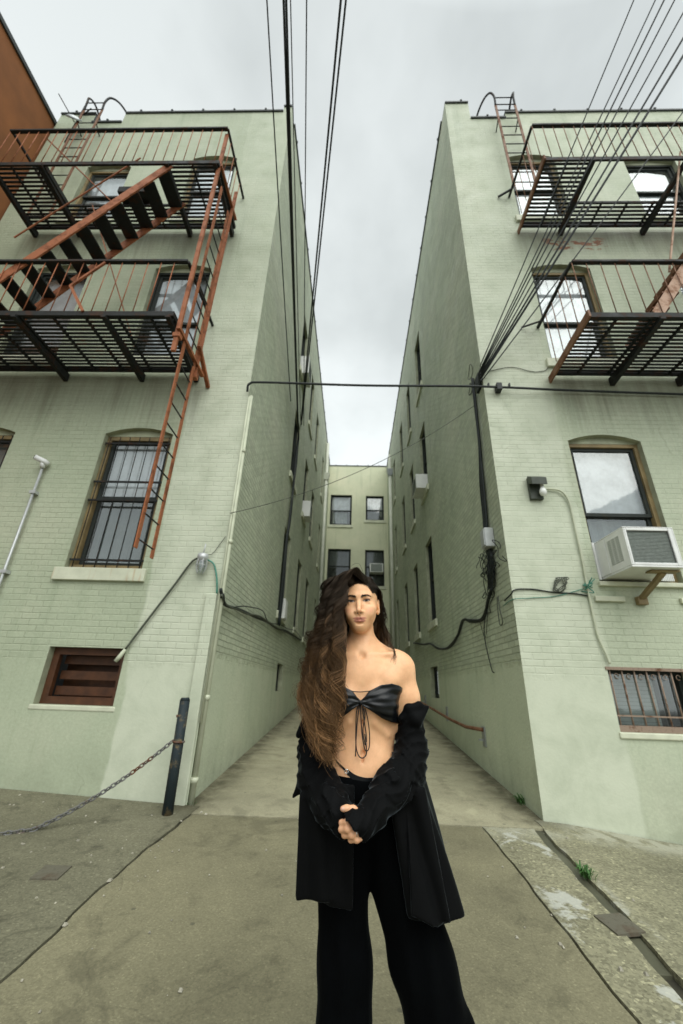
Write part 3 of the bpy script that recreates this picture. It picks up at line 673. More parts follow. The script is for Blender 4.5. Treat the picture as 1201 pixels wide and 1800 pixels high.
# roof ladders with gooseneck rails
def roof_ladder(x, z0, z1, label):
    L = thing('roof_ladder', (x, YF, z0), label, 'ladder', 'gooseneck roof ladders'); yl = YF - .19
    ladder('stile', (x - .2, yl, z0), (x - .2, yl, z1), (.4, 0, 0), int((z1 - z0) / .31), 'brownrust', 'iron', L, .045)
    for k in (-1, 1):
        a = x + .2 * k; mb = MB()
        mb.tube(smooth([(a, yl, z1 - .02), (a, yl - .02, z1 + .28), (a + .05 * k, yl + .02, z1 + .55), (a + .10 * k, yl + .22, z1 + .78), (a + .16 * k, yl + .50, z1 + .80), (a + .20 * k, yl + .74, z1 + .50), (a + .21 * k, yl + .80, z1 + .02)], 7), .021, 7)
        obj('gooseneck', mb, 'iron', L)
    mb = MB()
    for k in (-1, 1): mb.tube([(x + .2 * k, yl, z1 - .5), (x + .2 * k, YF - .004, z1 - .62)], .012, 6)
    for dz in (.12, .40): mb.tube([(x - .2, yl, z1 + dz - .1), (x + .2, yl, z1 + dz - .1)], .010, 6)
    obj('stay', mb, 'iron', L); return L
roof_ladder(-5.83, ZU + .08, 12.66, 'thin roof ladder with gooseneck rails rising past the parapet of the left block')
roof_ladder(2.99, 9.8, 12.64, 'thin roof ladder with gooseneck rails over the notched parapet of the right block')
A = thing('antenna', (-6.0, YF + .3, 12.9), 'small grey aerial dish and whip on the parapet of the left block', 'antenna')
mb = MB(); mb.tube([(-6.16, YF - .12, 11.55), (-6.20, YF - .08, 13.3)], .016, 6); mb.tube([(-6.2, YF - .12, 12.35), (-6.58, YF - .35, 12.95)], .012, 6); mb.tube([(-6.2, YF - .1, 12.5), (-5.75, YF - .3, 12.45)], .012, 6); obj('mast', mb, 'iron', A)
mb = MB(); mb.lathe([(.001, .05), (.09, .035), (.15, 0), (.155, .006), (.09, .045), (.001, .06)], (-6.12, YF - .22, 12.25), 14, (.3, -.8, .4)); obj('dish', mb, 'greymetal', A)

# ---------------------------------------------------------------- wires
def wire(name, pts, r, mat, label, cat, group=None, n=7): 
    mb = MB(); mb.tube(pts, r, n); return obj(name, mb, mat, label=label, cat=cat, group=group)
def far(a, b, k=1.7): a, b = np.array(a, float), np.array(b, float); return a + (b - a) * k
LW = [((-1.47, 7.3, 7.15), (-1.255, 2.178, 9.5), .010, 'leftmost wire of the bundle rising from the left alley wall to the sky'),
      ((-1.46, 8.65, 7.15), (-1.039, 2.181, 9.5), .017, 'thick black wire in the left bundle, running close beside the parapet corner'),
      ((-1.45, 8.70, 7.05), (-1.005, 2.181, 9.5), .016, 'thick black wire lashed beside its twin in the left bundle'),
      ((-1.46, 8.9, 7.6), (-.950, 2.182, 9.5), .008, 'thin wire just right of the thick pair in the left bundle'),
      ((-1.46, 9.4, 8.0), (-.743, 2.185, 9.5), .009, 'lone thin wire crossing the sky between the thick wires of the left bundle'),
      ((-1.44, 8.75, 7.7), (-.305, 2.191, 9.5), .016, 'black wire slanting right across the sky, left one of a close pair'),
      ((-1.43, 8.80, 7.6), (-.240, 2.192, 9.5), .014, 'black wire slanting right across the sky, right one of a close pair')]
for a, b, r, l in LW: wire('overhead_wire', sag(a, far(a, b), .10), r, 'cable', l, 'wire', 'overhead wires to the left wall')
RW = [((1.775, 4.62, 5.66), (3.421, 2.245, 9.5), .008, 'outermost thin wire of the right bundle, farthest to the left against the sky'),
      ((1.775, 4.62, 5.61), (3.69, 2.249, 9.5), .008, 'thin wire second from the left in the right bundle'),
      ((1.775, 4.62, 5.58), (3.80, 2.25, 9.5), .010, 'wire third from the left in the right bundle, close to its neighbour'),
      ((1.775, 4.62, 5.55), (3.93, 2.252, 9.5), .009, 'wire fourth from the left in the right bundle'),
      ((1.775, 4.62, 5.52), (4.118, 2.326, 9.5), .009, 'wire fifth from the left in the right bundle'),
      ((1.775, 4.62, 5.49), (4.282, 2.553, 9.5), .013, 'thick wire in the right bundle passing before the upper balcony'),
      ((1.775, 4.62, 5.46), (4.40, 2.741, 9.5), .016, 'thickest wire of the right bundle'),
      ((1.775, 4.62, 5.40), (4.837, 3.318, 9.5), .009, 'lowest wire of the right bundle, steeply crossing the balcony railing')]
for a, b, r, l in RW: wire('overhead_wire', sag(a, far(a, b), .06), r, 'cable', l, 'wire', 'overhead wires to the right wall')
wire('crossing_cable', smooth([(-1.575, 4.64, 5.18), (-1.54, 4.60, 5.29), (-1.3, 4.60, 5.315), (.1, 4.60, 5.275), (1.7, 4.60, 5.275), (3.0, 4.62, 5.235), (4.6, 4.63, 5.19), (7.5, 4.63, 5.1)], 6), .017, 'cable', 'thick black cable strung level across the mouth of the alley', 'cable')
K = thing('cable_clamp', (2.02, 4.62, 5.27), 'small black clamp on the cable across the right block', 'clamp'); mb = MB(); mb.box(1.96, 2.03, 4.575, 4.68, 5.22, 5.33); mb.box(1.84, 1.86, 4.585, 4.62, 5.28, 5.33); mb.box(2.13, 2.15, 4.585, 4.62, 5.28, 5.33); obj('clamp_body', mb, 'cable', K)
wire('crossing_wire', sag((-1.555, 4.64, 3.28), (1.80, 5.13, 5.36), .24, 30), .0045, 'cable2', 'thin slack wire drooping across the alley between both walls', 'wire')
def lx(y): return XL + (XLB - XL) * (y - YF) / (YB - YF)
def wallrun(X, pts, off, jit, sd, n=6):
    g = np.random.default_rng(sd); P = [(X + off + abs(g.normal(0, jit)) * (1 if off > 0 else -1), y + g.normal(0, jit), z + g.normal(0, jit * 1.3)) for y, z in pts]; return smooth(P, n)
lowL = [(4.60, 2.30), (4.8, 2.2), (5.4, 2.25), (5.9, 2.27), (6.6, 2.33), (7.4, 2.37), (8.5, 2.42), (9.6, 2.5), (10.9, 2.56), (12.4, 2.63)]
for i, (m_, l) in enumerate((('cable', 'heavy black cable sagging low along the left alley wall'), ('cable2', 'grey cable looped over the heavy one low on the left alley wall'), ('cable', 'thin black cable wandering above the others low on the left alley wall'))):
    wire('wall_cable', wallrun(-1.545, [(y, z + (.0, -.03, .05)[i] * max(0, min(1, (y - 4.6)))) for y, z in lowL], .02 + .012 * i, .012 + .006 * i, 20 + i), (.02, .014, .008)[i], m_, l, 'cable', 'cables along the left alley wall')
for i in range(2):
    wire('wall_cable', wallrun(-1.52, [(8.72, 7.2), (8.70, 6.4), (8.62, 5.8), (8.5, 4.8), (8.38, 4.2), (8.36, 3.2), (8.38, 2.45)], .03 + .02 * i, .015, 30 + i), (.028, .017)[i], 'cable', ('thick black riser cable beside the first windows of the left alley wall', 'thinner black riser cable twisted beside the thick one on the left alley wall')[i], 'cable', 'cables along the left alley wall')
riser = [(4.98, 5.75), (5.0, 5.3), (5.03, 4.6), (5.08, 4.0), (5.13, 3.6), (5.15, 3.2), (5.12, 2.9), (5.25, 2.55)]
for i in range(3): wire('wall_cable', wallrun(1.81, [(y + .03 * i * (z < 4.3), z) for y, z in riser], -.025 - .012 * i, .010, 40 + i), (.022, .013, .009)[i], 'cable', ('thick black riser cable near the corner of the right alley wall', 'second black riser cable hugging the thick one on the right alley wall', 'thin black riser cable fraying away from the others on the right alley wall')[i], 'cable', 'cables along the right alley wall')
lowR = [(5.25, 2.55), (5.4, 2.44), (5.6, 2.30), (5.84, 2.25), (6.3, 2.33), (6.72, 2.38), (7.2, 2.22), (7.8, 2.10), (8.4, 2.09), (9.0, 2.16), (9.8, 2.32), (10.65, 2.41), (12.4, 2.62)]
for i in range(2): wire('wall_cable', wallrun(1.81, lowR, -.025 - .015 * i, .010, 50 + i), (.022, .012)[i], 'cable', ('thick black cable dipping along the right alley wall below its window sills', 'thin black cable following the thick dipping one on the right alley wall')[i], 'cable', 'cables along the right alley wall')
wire('hanging_wire', smooth([(1.79, 5.66, 2.28), (1.78, 5.75, 2.1), (1.78, 5.74, 1.9), (1.785, 5.62, 1.6), (1.79, 5.56, 1.56)], 6), .007, 'cable', 'loose black wire end hanging down the right alley wall', 'wire')
T = thing('cable_tangle', (1.78, 5.2, 2.4), 'messy tangle of black cable loops below the grey box on the right alley wall', 'cable tangle')
g = np.random.default_rng(3); mb = MB()
for i in range(13):
    c = (5.2 + g.normal(0, .12), 2.78 + g.normal(0, .14)); r1, r2 = g.uniform(.05, .20), g.uniform(.05, .20); t0 = g.uniform(0, 6); tl = g.normal(.15, .3)
    mb.tube([(1.77 + .025 * math.sin(3 * t + i), c[0] + .16 * (i % 3 - .4) + r1 * math.cos(t + t0) + tl * r2 * math.sin(t), c[1] + r2 * math.sin(t)) for t in np.linspace(0, 5.6, 26)], .0052, 6)
for i in range(9): mb.tube(smooth([(1.785, 5.15 + g.normal(0, .03), 3.1), (1.77, 5.18 + g.normal(0, .06), 2.85), (1.775, 5.2 + g.normal(0, .05), 2.62), (1.785, 5.3, 2.48)], 5), .008, 6)
for i in range(7): a = g.uniform(-1, 1); mb.tube(smooth([(1.78, 5.18, 2.62), (1.74, 5.14 + a * .16, 2.75), (1.75, 5.14 + a * .36, 2.88 + g.normal(0, .05))], 5), .005, 5)
obj('loops', mb, 'cable', T)
mb = MB()
for cy, cz, r, sd in ((5.35, 3.02, .10, 1), (5.30, 3.02, .07, 2)): mb.tube([(1.775 + .01 * math.sin(t * 2), cy + r * math.cos(t), cz + .95 * r * math.sin(t + .4 * sd)) for t in np.linspace(0, 7, 30)], .0045, 5)
mb.tube(smooth([(1.78, 5.05, 2.42), (1.76, 5.0, 2.25), (1.77, 4.98, 2.1), (1.77, 5.08, 2.08), (1.78, 5.12, 2.3), (1.785, 5.1, 2.42)], 6), .007, 6)
mb.tube(smooth([(1.785, 5.5, 2.36), (1.775, 5.62, 2.1), (1.775, 5.74, 2.0), (1.78, 5.9, 2.24)], 6), .005, 6)
obj('coil', mb, 'cable2', T)
S = thing('service_drop', (1.78, 4.92, 5.7), 'cluster of insulators and wire loops where the right bundle meets the wall', 'wire anchor')
mb = MB(); mb.box(1.775, 1.812, 4.74, 4.90, 5.40, 5.66)
for k in range(4): mb.tube([(1.79, 4.84 - .03 * k, 5.46 + .05 * k), (1.775, 4.62, 5.42 + .06 * k)], .018, 7)
obj('bracket', mb, 'cable', S); mb = MB()
for cy, cz, r in ((5.08, 5.98, .11), (5.16, 5.70, .085), (5.18, 5.71, .07)): mb.tube([(1.785 + .01 * math.sin(2 * t), cy + r * math.cos(t), cz + 1.1 * r * math.sin(t)) for t in np.linspace(0, 6.6, 26)], .0055, 6)
mb.tube([(1.80, 4.98, 5.66), (1.76, 5.08, 5.74)], .015, 7); obj('loop', mb, 'cable2', S)
wire('wall_wire', smooth([(1.90, YF - .01, 5.62), (2.25, YF - .012, 5.70), (2.55, YF - .01, 5.62), (2.75, YF - .012, 5.66), (2.78, YF - .01, 5.8)], 6), .005, 'cable2', 'thin wire curling over the right facade under the lower balcony', 'wire')
wire('wall_wire', smooth([(1.795, 4.9, 2.33), (1.80, 4.70, 2.36), (1.85, YF - .014, 2.41), (2.05, YF - .012, 2.42), (2.3, YF - .012, 2.39), (2.5, YF - .012, 2.385), (2.66, YF - .014, 2.36)], 6), .008, 'cable', 'black wire crossing the right facade from the alley corner to the conduit', 'wire')
wire('wall_wire', smooth([(1.79, 4.95, 2.28), (1.81, 4.68, 2.30), (2.0, YF - .01, 2.32), (2.3, YF - .01, 2.35), (2.62, YF - .015, 2.44)], 6), .0045, 'greencable', 'pale green wire beside the black one on the right facade', 'wire')
C = thing('wire_coil', (2.36, YF, 2.4), 'small coil of spare wire hung on the right facade', 'wire coil'); mb = MB(); g = np.random.default_rng(5)
for i in range(5): mb.tube([(2.36 + g.normal(0, .008) + (.075 + .01 * i - .02) * math.cos(t), YF - .02 - .006 * i, 2.48 + .085 * math.sin(t + .3 * i)) for t in np.linspace(0, 6.28, 22)], .005, 6)
obj('turns', mb, 'cable2', C)

# ---------------------------------------------------------------- fixtures on the walls
W = thing('wall_lamp', (2.27, YF, 3.7), 'dark hooded wall lamp with bare bulb beside the air conditioned window', 'lamp')
mb = MB(); mb.box(2.19, 2.35, YF - .05, YF - .001, 3.55, 3.86); mb.hexa([(2.18, YF - .16, 3.70), (2.37, YF - .16, 3.70), (2.37, YF - .05, 3.76), (2.18, YF - .05, 3.76), (2.18, YF - .16, 3.80), (2.37, YF - .16, 3.80), (2.37, YF - .05, 3.87), (2.18, YF - .05, 3.87)]); obj('hood', mb, 'darkgreen', W, bevel=.006)
mb = MB(); mb.lathe([(.001, -.01), (.03, 0), (.045, .035), (.04, .07), (.022, .105), (.02, .15)], (2.325, YF - .10, 3.58), 14); obj('bulb', mb, 'lampglass', W)
wire('conduit', smooth([(2.36, YF - .03, 3.70), (2.50, YF - .03, 3.70), (2.60, YF - .03, 3.66), (2.66, YF - .028, 3.52), (2.665, YF - .028, 3.2), (2.67, YF - .028, 2.8), (2.66, YF - .028, 2.4), (2.66, YF - .028, 2.1), (2.665, YF - .028, 1.92), (2.70, YF - .03, 1.76), (2.725, YF - .03, 1.64)], 6), .013, 'pipe', 'thin painted conduit bending down from the hooded lamp to the basement window', 'conduit')
J = thing('junction_knot', (2.66, YF, 2.4), 'knot of green wire ends tied to the conduit beside the air conditioned window', 'wire knot'); mb = MB(); g = np.random.default_rng(8)
for i in range(8): a = np.array((2.655, YF - .035, 2.46)); mb.tube(smooth([a, a + g.normal(0, .03, 3), a + g.normal(0, .05, 3) - (0, .02, 0)], 4), .006, 5)
obj('wire_ends', mb, 'greencable', J)
CL = thing('cage_light', (-1.80, YF, 2.6), 'caged glass bulkhead light near the corner of the left block', 'lamp')
mb = MB(); mb.lathe([(.001, .0), (.06, 0), (.065, -.05), (.05, -.07), (.045, -.08)], (-1.79, YF - .08, 2.73), 14); mb.tube([(-1.79, YF - .002, 2.71), (-1.79, YF - .08, 2.71)], .02, 8); mb.tube([(-1.79, YF - .08, 2.73), (-1.78, YF - .08, 2.86)], .008, 6); obj('housing', mb, 'galv', CL)
mb = MB(); mb.lathe([(.045, 0), (.05, -.05), (.045, -.11), (.025, -.14), (.001, -.15)], (-1.79, YF - .08, 2.65), 14); obj('globe', mb, 'glass', CL)
mb = MB()
for k in range(6): a = k * math.pi / 3; mb.tube(smooth([(-1.79 + .058 * math.cos(a), YF - .08 + .058 * math.sin(a), 2.66), (-1.79 + .062 * math.cos(a), YF - .08 + .062 * math.sin(a), 2.57), (-1.79 + .03 * math.cos(a), YF - .08 + .03 * math.sin(a), 2.49)], 4), .004, 5)
mb.tube([(-1.79 + .064 * math.cos(t), YF - .08 + .064 * math.sin(t), 2.59) for t in np.linspace(0, 6.28, 20)], .004, 5); obj('guard', mb, 'galv', CL)
mb = MB(); mb.tube(smooth([(-1.82, YF - .03, 2.70), (-1.88, YF - .03, 2.69), (-1.95, YF - .03, 2.62), (-2.1, YF - .03, 2.34), (-2.32, YF - .03, 1.95), (-2.50, YF - .032, 1.62)], 6), .012, 7)
CN = obj('conduit', mb, 'cable2', label='grey conduit slanting from the caged light to the brown basement window', cat='conduit'); mb = MB(); mb.tube([(-2.49, YF - .034, 1.64), (-2.53, YF - .04, 1.56), (-2.56, YF - .05, 1.51)], [.016, .024, .02], 9); obj('end_cap', mb, 'pipe', CN)
wire('wall_wire', smooth([(-1.76, YF - .03, 2.74), (-1.70, YF - .02, 2.76), (-1.62, YF - .02, 2.9), (-1.575, YF - .02, 2.98)], 5), .004, 'cable2', 'fine wire from the caged light up to the corner pipe', 'wire')
wire('wall_wire', smooth([(-1.75, YF - .04, 2.68), (-1.66, YF - .03, 2.62), (-1.60, YF - .03, 2.45), (-1.575, YF - .02, 2.28)], 6), .010, 'greencable', 'green wire dropping from the caged light to the cables at the corner', 'wire')
SC = thing('security_camera', (-4.1, YF, 2.0), 'small white camera on a long slim pole fixed to the left block', 'camera')
mb = MB(); mb.tube([(-4.16, YF - .05, .6), (-4.15, YF - .05, 3.90)], .016, 9)
for zz in (1.0, 2.45, 3.5): mb.box(-4.19, -4.11, YF - .075, YF - .001, zz, zz + .04)
obj('pole', mb, 'galv', SC)
mb = MB(); mb.tube([(-4.15, YF - .05, 3.88), (-4.15, YF - .08, 3.95)], .03, 9); mb.tube([(-4.10, YF - .04, 3.94), (-4.13, YF - .07, 3.96), (-4.22, YF - .15, 3.99)], [.034, .038, .034], 12); obj('head', mb, 'white', SC)
mb = MB(); mb.tube([(-4.222, YF - .152, 3.99), (-4.226, YF - .156, 3.991)], .024, 10); obj('lens', mb, 'frame', SC)
# corner pipes and downpipes
DP = thing('corner_pipe', (-1.545, YF, .2), 'painted pipe running up the alley corner of the left block', 'pipe')
mb = MB(); mb.tube([(-1.528, YF + .02, .24), (-1.528, YF + .02, 5.15)], .028, 10); mb.tube([(-1.54, YF - .028, .95), (-1.54, YF - .028, 5.1)], .012, 8); obj('pipe', mb, 'pipe', DP)
for zz in (.42, 1.16, 2.9, 4.2): mb = MB(); mb.tube([(-1.528, YF + .02, zz), (-1.528, YF + .02, zz + .05)], .036, 10); obj('collar', mb, 'pipe', DP)
mb = MB(); mb.box(-1.70, -1.57, YF - .035, YF - .001, .22, 2.28); o = obj('corner_pilaster', mb, 'wall', LB, bevel=.012)
def downpipe(x, y, z0, z1, hop, label):
    D = thing('downpipe', (x, y, z0), label, 'pipe', 'downpipes at the end of the alley'); mb = MB(); mb.tube([(x, y, z0), (x, y, z1)], .075, 10); obj('pipe', mb, 'whitepipe', D)
    if hop: mb = MB(); mb.hexa([(x - .1, y - .1, hop), (x + .1, y - .1, hop), (x + .1, y + .1, hop), (x - .1, y + .1, hop), (x - .17, y - .16, hop + .34), (x + .17, y - .16, hop + .34), (x + .17, y + .16, hop + .34), (x - .17, y + .16, hop + .34)]); obj('hopper', mb, 'greymetal' if x > 0 else 'whitepipe', D)
downpipe(-1.42, 17.5, 1.1, 12.7, 10.6, 'pale downpipe on the left wall near the end of the alley'); downpipe(1.70, 17.7, 1.1, 12.2, 11.0, 'pale downpipe with a grey hopper on the right wall near the end of the alley')
# boxes
def jbox(x, y, z, s, label, mat='greymetal', sx=1):
    B = thing('junction_box', (x, y, z), label, 'junction box', 'boxes on the alley walls'); mb = MB(); d = .12 * sx
    mb.box(min(x, x + d), max(x, x + d), y - s[0] / 2, y + s[0] / 2, z, z + s[1]); obj('casing', mb, mat, B, bevel=.01)
    mb = MB(); x2 = x + d; mb.box(min(x2, x2 + .012 * sx), max(x2, x2 + .012 * sx), y - s[0] / 2 + .015, y + s[0] / 2 - .015, z + .02, z + s[1] - .02); obj('lid', mb, mat, B, bevel=.004); return B
jbox(1.812, 5.10, 3.05, (.17, .26), 'grey metal box above the cable tangle on the right alley wall', 'galv', -1)
jbox(lx(8.7), 8.75, 2.62, (.32, .42), 'white box low on the left alley wall where the riser cable ends', 'white')
# small air conditioners along the alley
def ac(name_label, P, u0, u1, v0, v1, out, mat='white', group='window air conditioners'):
    c = P((u0 + u1) / 2, v0, 0); A = thing('air_conditioner', c, name_label, 'air conditioner', group); mb = MB(); pbox(mb, P, u0, u1, v0, v1, -out, .16); obj('case', mb, mat, A, bevel=.01)
    mb = MB(); k = 7
    for i in range(k): z = v0 + .04 + (v1 - v0 - .08) * (i + .5) / k; pbox(mb, P, u0 + .06, u1 - .06, z - .008, z + .008, -out - .008, -out - .001)
    pbox(mb, P, u0 + .05, u1 - .05, v0 + .03, v1 - .03, -out - .0005, -out + .002)
    obj('grille', mb, 'fin', A); return A
ac('white air conditioner in a middle window of the right alley wall', rmap, 9.2, 9.85, 6.02, 6.42, .28)
ac('white air conditioner in the right window of the rear block', bmap, .82, 1.5, 6.85, 7.3, .35)
ac('white air conditioner in a middle window of the left alley wall', lmap, 11.0, 11.5, 5.95, 6.45, .22)
ac('grey white air conditioner in the topmost near window of the left alley wall', lmap, 8.6, 9.2, 9.15, 9.75, .22)

# big window air conditioner on the right facade
AC = thing('air_conditioner', (3.2, YF, 2.53), 'large white window air conditioner with dark coil propped on the right block', 'air conditioner', 'window air conditioners')
y0, y1, x0, x1, z0, z1 = 4.16, 4.80, 2.88, 3.41, 2.56, 3.01
mb = MB(); fl = .035
for q in ((x0, x1, y0, y1, z1 - .012, z1), (x0, x1, y0, y1, z0, z0 + .02), (x0, x0 + .012, y0, y1, z0 + .021, z1 - .013), (x1 - .012, x1, y0, y1, z0 + .021, z1 - .013)): mb.box(*q)
mb.box(x0 + .013, x0 + fl, y0, y0 + .02, z0 + .021, z1 - .013); mb.box(x1 - fl - .02, x1 - .013, y0, y0 + .02, z0 + .021, z1 - .013); mb.box(x0 + fl + .001, x1 - fl - .021, y0, y0 + .02, z1 - .045, z1 - .013); mb.box(x0 + fl + .001, x1 - fl - .021, y0, y0 + .02, z0 + .021, z0 + .05)
obj('case', mb, 'white', AC, bevel=.006)
mb = MB(); mb.box(x0 + fl, x1 - fl - .02, y0 + .03, y0 + .06, z0 + .05, z1 - .045)
for i in range(22): z = z0 + .058 + i * .0158; mb.box(x0 + fl + .002, x1 - fl - .022, y0 + .022, y0 + .029, z, z + .006)
obj('coil', mb, 'fin', AC)
mb = MB()
for i in range(13):
    for j in range(3): mb.box(x0 - .003, x0 - .0005, y0 + .10 + j * .075, y0 + .16 + j * .075, z0 + .10 + i * .022, z0 + .11 + i * .022)
obj('louvre', mb, 'fin', AC)
mb = MB(); mb.box(x0 - .006, x0 - .001, y0 + .36, y1 - .1, z0 + .03, z1 - .03); obj('side_panel', mb, 'white', AC)
for a_, b_ in ((x0 - .06, x0 - .008), (x1 + .002, x1 + .28)):
    mb = MB(); mb.box(a_, b_, 4.70, 4.73, z0, z1); k_ = a_
    while k_ < b_ - .012: mb.box(k_, k_ + .01, 4.69, 4.70, z0, z1); k_ += .02
    obj('accordion_panel', mb, 'white', AC)
mb = MB(); mb.bar((3.28, 4.30, z0 - .015), (3.22, YF - .03, 2.33), .065, .04); mb.box(3.17, 3.28, YF - .06, YF - .002, 2.27, 2.36); mb.box(3.12, 3.42, 4.24, 4.34, z0 - .02, z0 - .002); obj('support_arm', mb, 'tan', AC, bevel=.006)

# handrail on the right alley wall
HR = thing('handrail', (1.75, 8.5, .9), 'rusty pipe handrail along the right alley wall', 'handrail')
mb = MB(); hz = lambda y: gz(1.7, y) + .52; mb.tube([(1.73, 12.5, hz(12.5) - .12), (1.73, 11.3, hz(11.3) - .17), (1.73, 8.0, hz(8) - .12), (1.73, 6.95, hz(6.95) - .08), (1.73, 6.4, hz(6.4) - .02), (1.80, 6.3, hz(6.3) - .02)], .024, 9); obj('rail', mb, 'brownrust', HR)
for y in (6.32, 8.6, 11.0):
    mb = MB(); mb.box(1.795, 1.812, y - .06, y + .06, hz(y) - .22, hz(y) + .02); mb.bar((1.73, y, hz(y) - .14), (1.80, y, hz(y) - .14), .02); obj('wall_plate', mb, 'greymetal', HR)

# post and chain
gp = gz(-1.62, 4.45)
P = thing('bollard', (-1.64, 4.44, gp), 'slim dark blue-black steel post with worn paint at the left corner', 'post')
mb = MB(); mb.tube([(-1.635, 4.42, gp - .05), (-1.655, 4.44, 1.16)], .048, 16); mb.tube([(-1.655, 4.44, 1.16), (-1.656, 4.44, 1.185)], [.05, .036], 16); obj('shaft', mb, 'post', P)
mb = MB(); mb.tube([(-1.645 + .052 * math.cos(t), 4.43 + .052 * math.sin(t), .80) for t in np.linspace(0, 6.28, 20)], .008, 6); mb.tube([(-1.70, 4.40, 1.02), (-1.64, 4.43, 1.02)], .012, 6); obj('eye_bolt', mb, 'chainm', P)
ch = np.array([(x, y, max(z, gz(x, y) + .012)) for x, y, z in sag((-1.69, 4.40, .81), (-3.3, 3.35, .10), .24, 400)]); dl_ = np.r_[0, np.cumsum(np.linalg.norm(np.diff(ch, axis=0), axis=1))]
mb = MB(); s_, k = .0, 0
while s_ < dl_[-1] - .05:
    q = np.array([np.interp(s_ + .021, dl_, ch[:, i]) for i in range(3)]); q2 = np.array([np.interp(s_ + .03, dl_, ch[:, i]) for i in range(3)]); d = q2 - q; d /= np.linalg.norm(d)
    sd = np.cross(d, (0, 0, 1)); sd /= np.linalg.norm(sd); up = np.cross(sd, d); w_ = (sd + up) / 1.414 if k % 2 else (sd - up) / 1.414
    mb.tube([q + d * .027 * math.cos(t) * (1.0) + w_ * .015 * math.sin(t) for t in np.linspace(0, 2 * math.pi, 11)[:-1]], .0062, 6, closed=True); s_ += .0405; k += 1
obj('chain', mb, 'chainm', label='rusty link chain sagging from the slim post out to the left', cat='chain')

# bits on the ground
def cover(x, y, s, rot, label):
    C = thing('ground_cover', (x, y, gz(x, y)), label, 'cover', 'square iron covers in the pavement'); c_, s_ = math.cos(rot), math.sin(rot); mb = MB()
    q = [(x + (a * c_ - b * s_) * s, y + (a * s_ + b * c_) * s) for a, b in ((-1, -1), (1, -1), (1, 1), (-1, 1))]
    mb.hexa([(a, b, gz(a, b) - .004) for a, b in q] + [(a, b, gz(a, b) + .013) for a, b in q]); obj('lid', mb, 'plate', C)
cover(-1.93, 3.33, .085, .1, 'small square iron cover in the rough pavement below the chain'); cover(1.545, 3.10, .088, .2, 'rusty square iron cover at the foot of the damp gutter on the right')
def weed(x, y, h, n, sd, label):
    g = np.random.default_rng(sd); mb = MB()
    for i in range(n):
        a = g.uniform(0, 6.28); l = h * g.uniform(.4, 1.2); w = l * .075; b = np.array((x + g.normal(0, .02), y + g.normal(0, .03), gz(x, y) - .004)); d = np.array((math.cos(a), math.sin(a), 0)); sdv = np.array((-d[1], d[0], 0))
        P = [b, b + d * l * .25 + (0, 0, l * .55), b + d * l * .6 + (0, 0, l * .85), b + d * l + (0, 0, l * .75)]; ww = (w * .4, w, w * .8, .001)
        for k in range(3): mb.face([P[k] - sdv * ww[k], P[k] + sdv * ww[k], P[k + 1] + sdv * ww[k + 1], P[k + 1] - sdv * ww[k + 1]], sm=True)
    obj('weed', mb, 'weed', label=label, cat='plant', group='weeds in the cracks')
weed(1.655, 3.66, .065, 60, 1, 'bright green weed tuft in the gutter crack on the right'); weed(1.775, 5.15, .09, 34, 2, 'small green weed at the foot of the right alley wall')
weed(-1.53, 4.7, .05, 8, 3, 'tiny weed at the foot of the left corner pipe')
g = np.random.default_rng(11); mb = MB()
for i in range(170):
    x, y = (g.uniform(-3.2, -1.2), g.uniform(2.2, 4.6)) if g.random() < .6 else (g.uniform(-1.5, 3), g.uniform(2.4, 4.6))
    s_ = abs(g.normal(.004, .003)) + .002; c = np.array((x, y, gz(x, y) + .004 + s_ * .4)); q = [c + s_ * np.array(k) * g.uniform(.6, 1.3, 3) for k in ((-1, -1, -.5), (1, -1, -.5), (1, 1, -.5), (-1, 1, -.5), (-.6, -.6, .5), (.6, -.6, .5), (.6, .6, .5), (-.6, .6, .5))]; mb.hexa(q)
obj('gravel', mb, 'stone', label='scattered grit and pebbles on the pavement', cat='grit', kind='stuff')

# ================================================================ the person
PX, PY = 0.04, 1.70
PZ = gz(PX, PY)
person = thing('person', (PX, PY, PZ), 'woman with long wavy brown hair, black bandeau top and velvet coat off her shoulders', 'person')

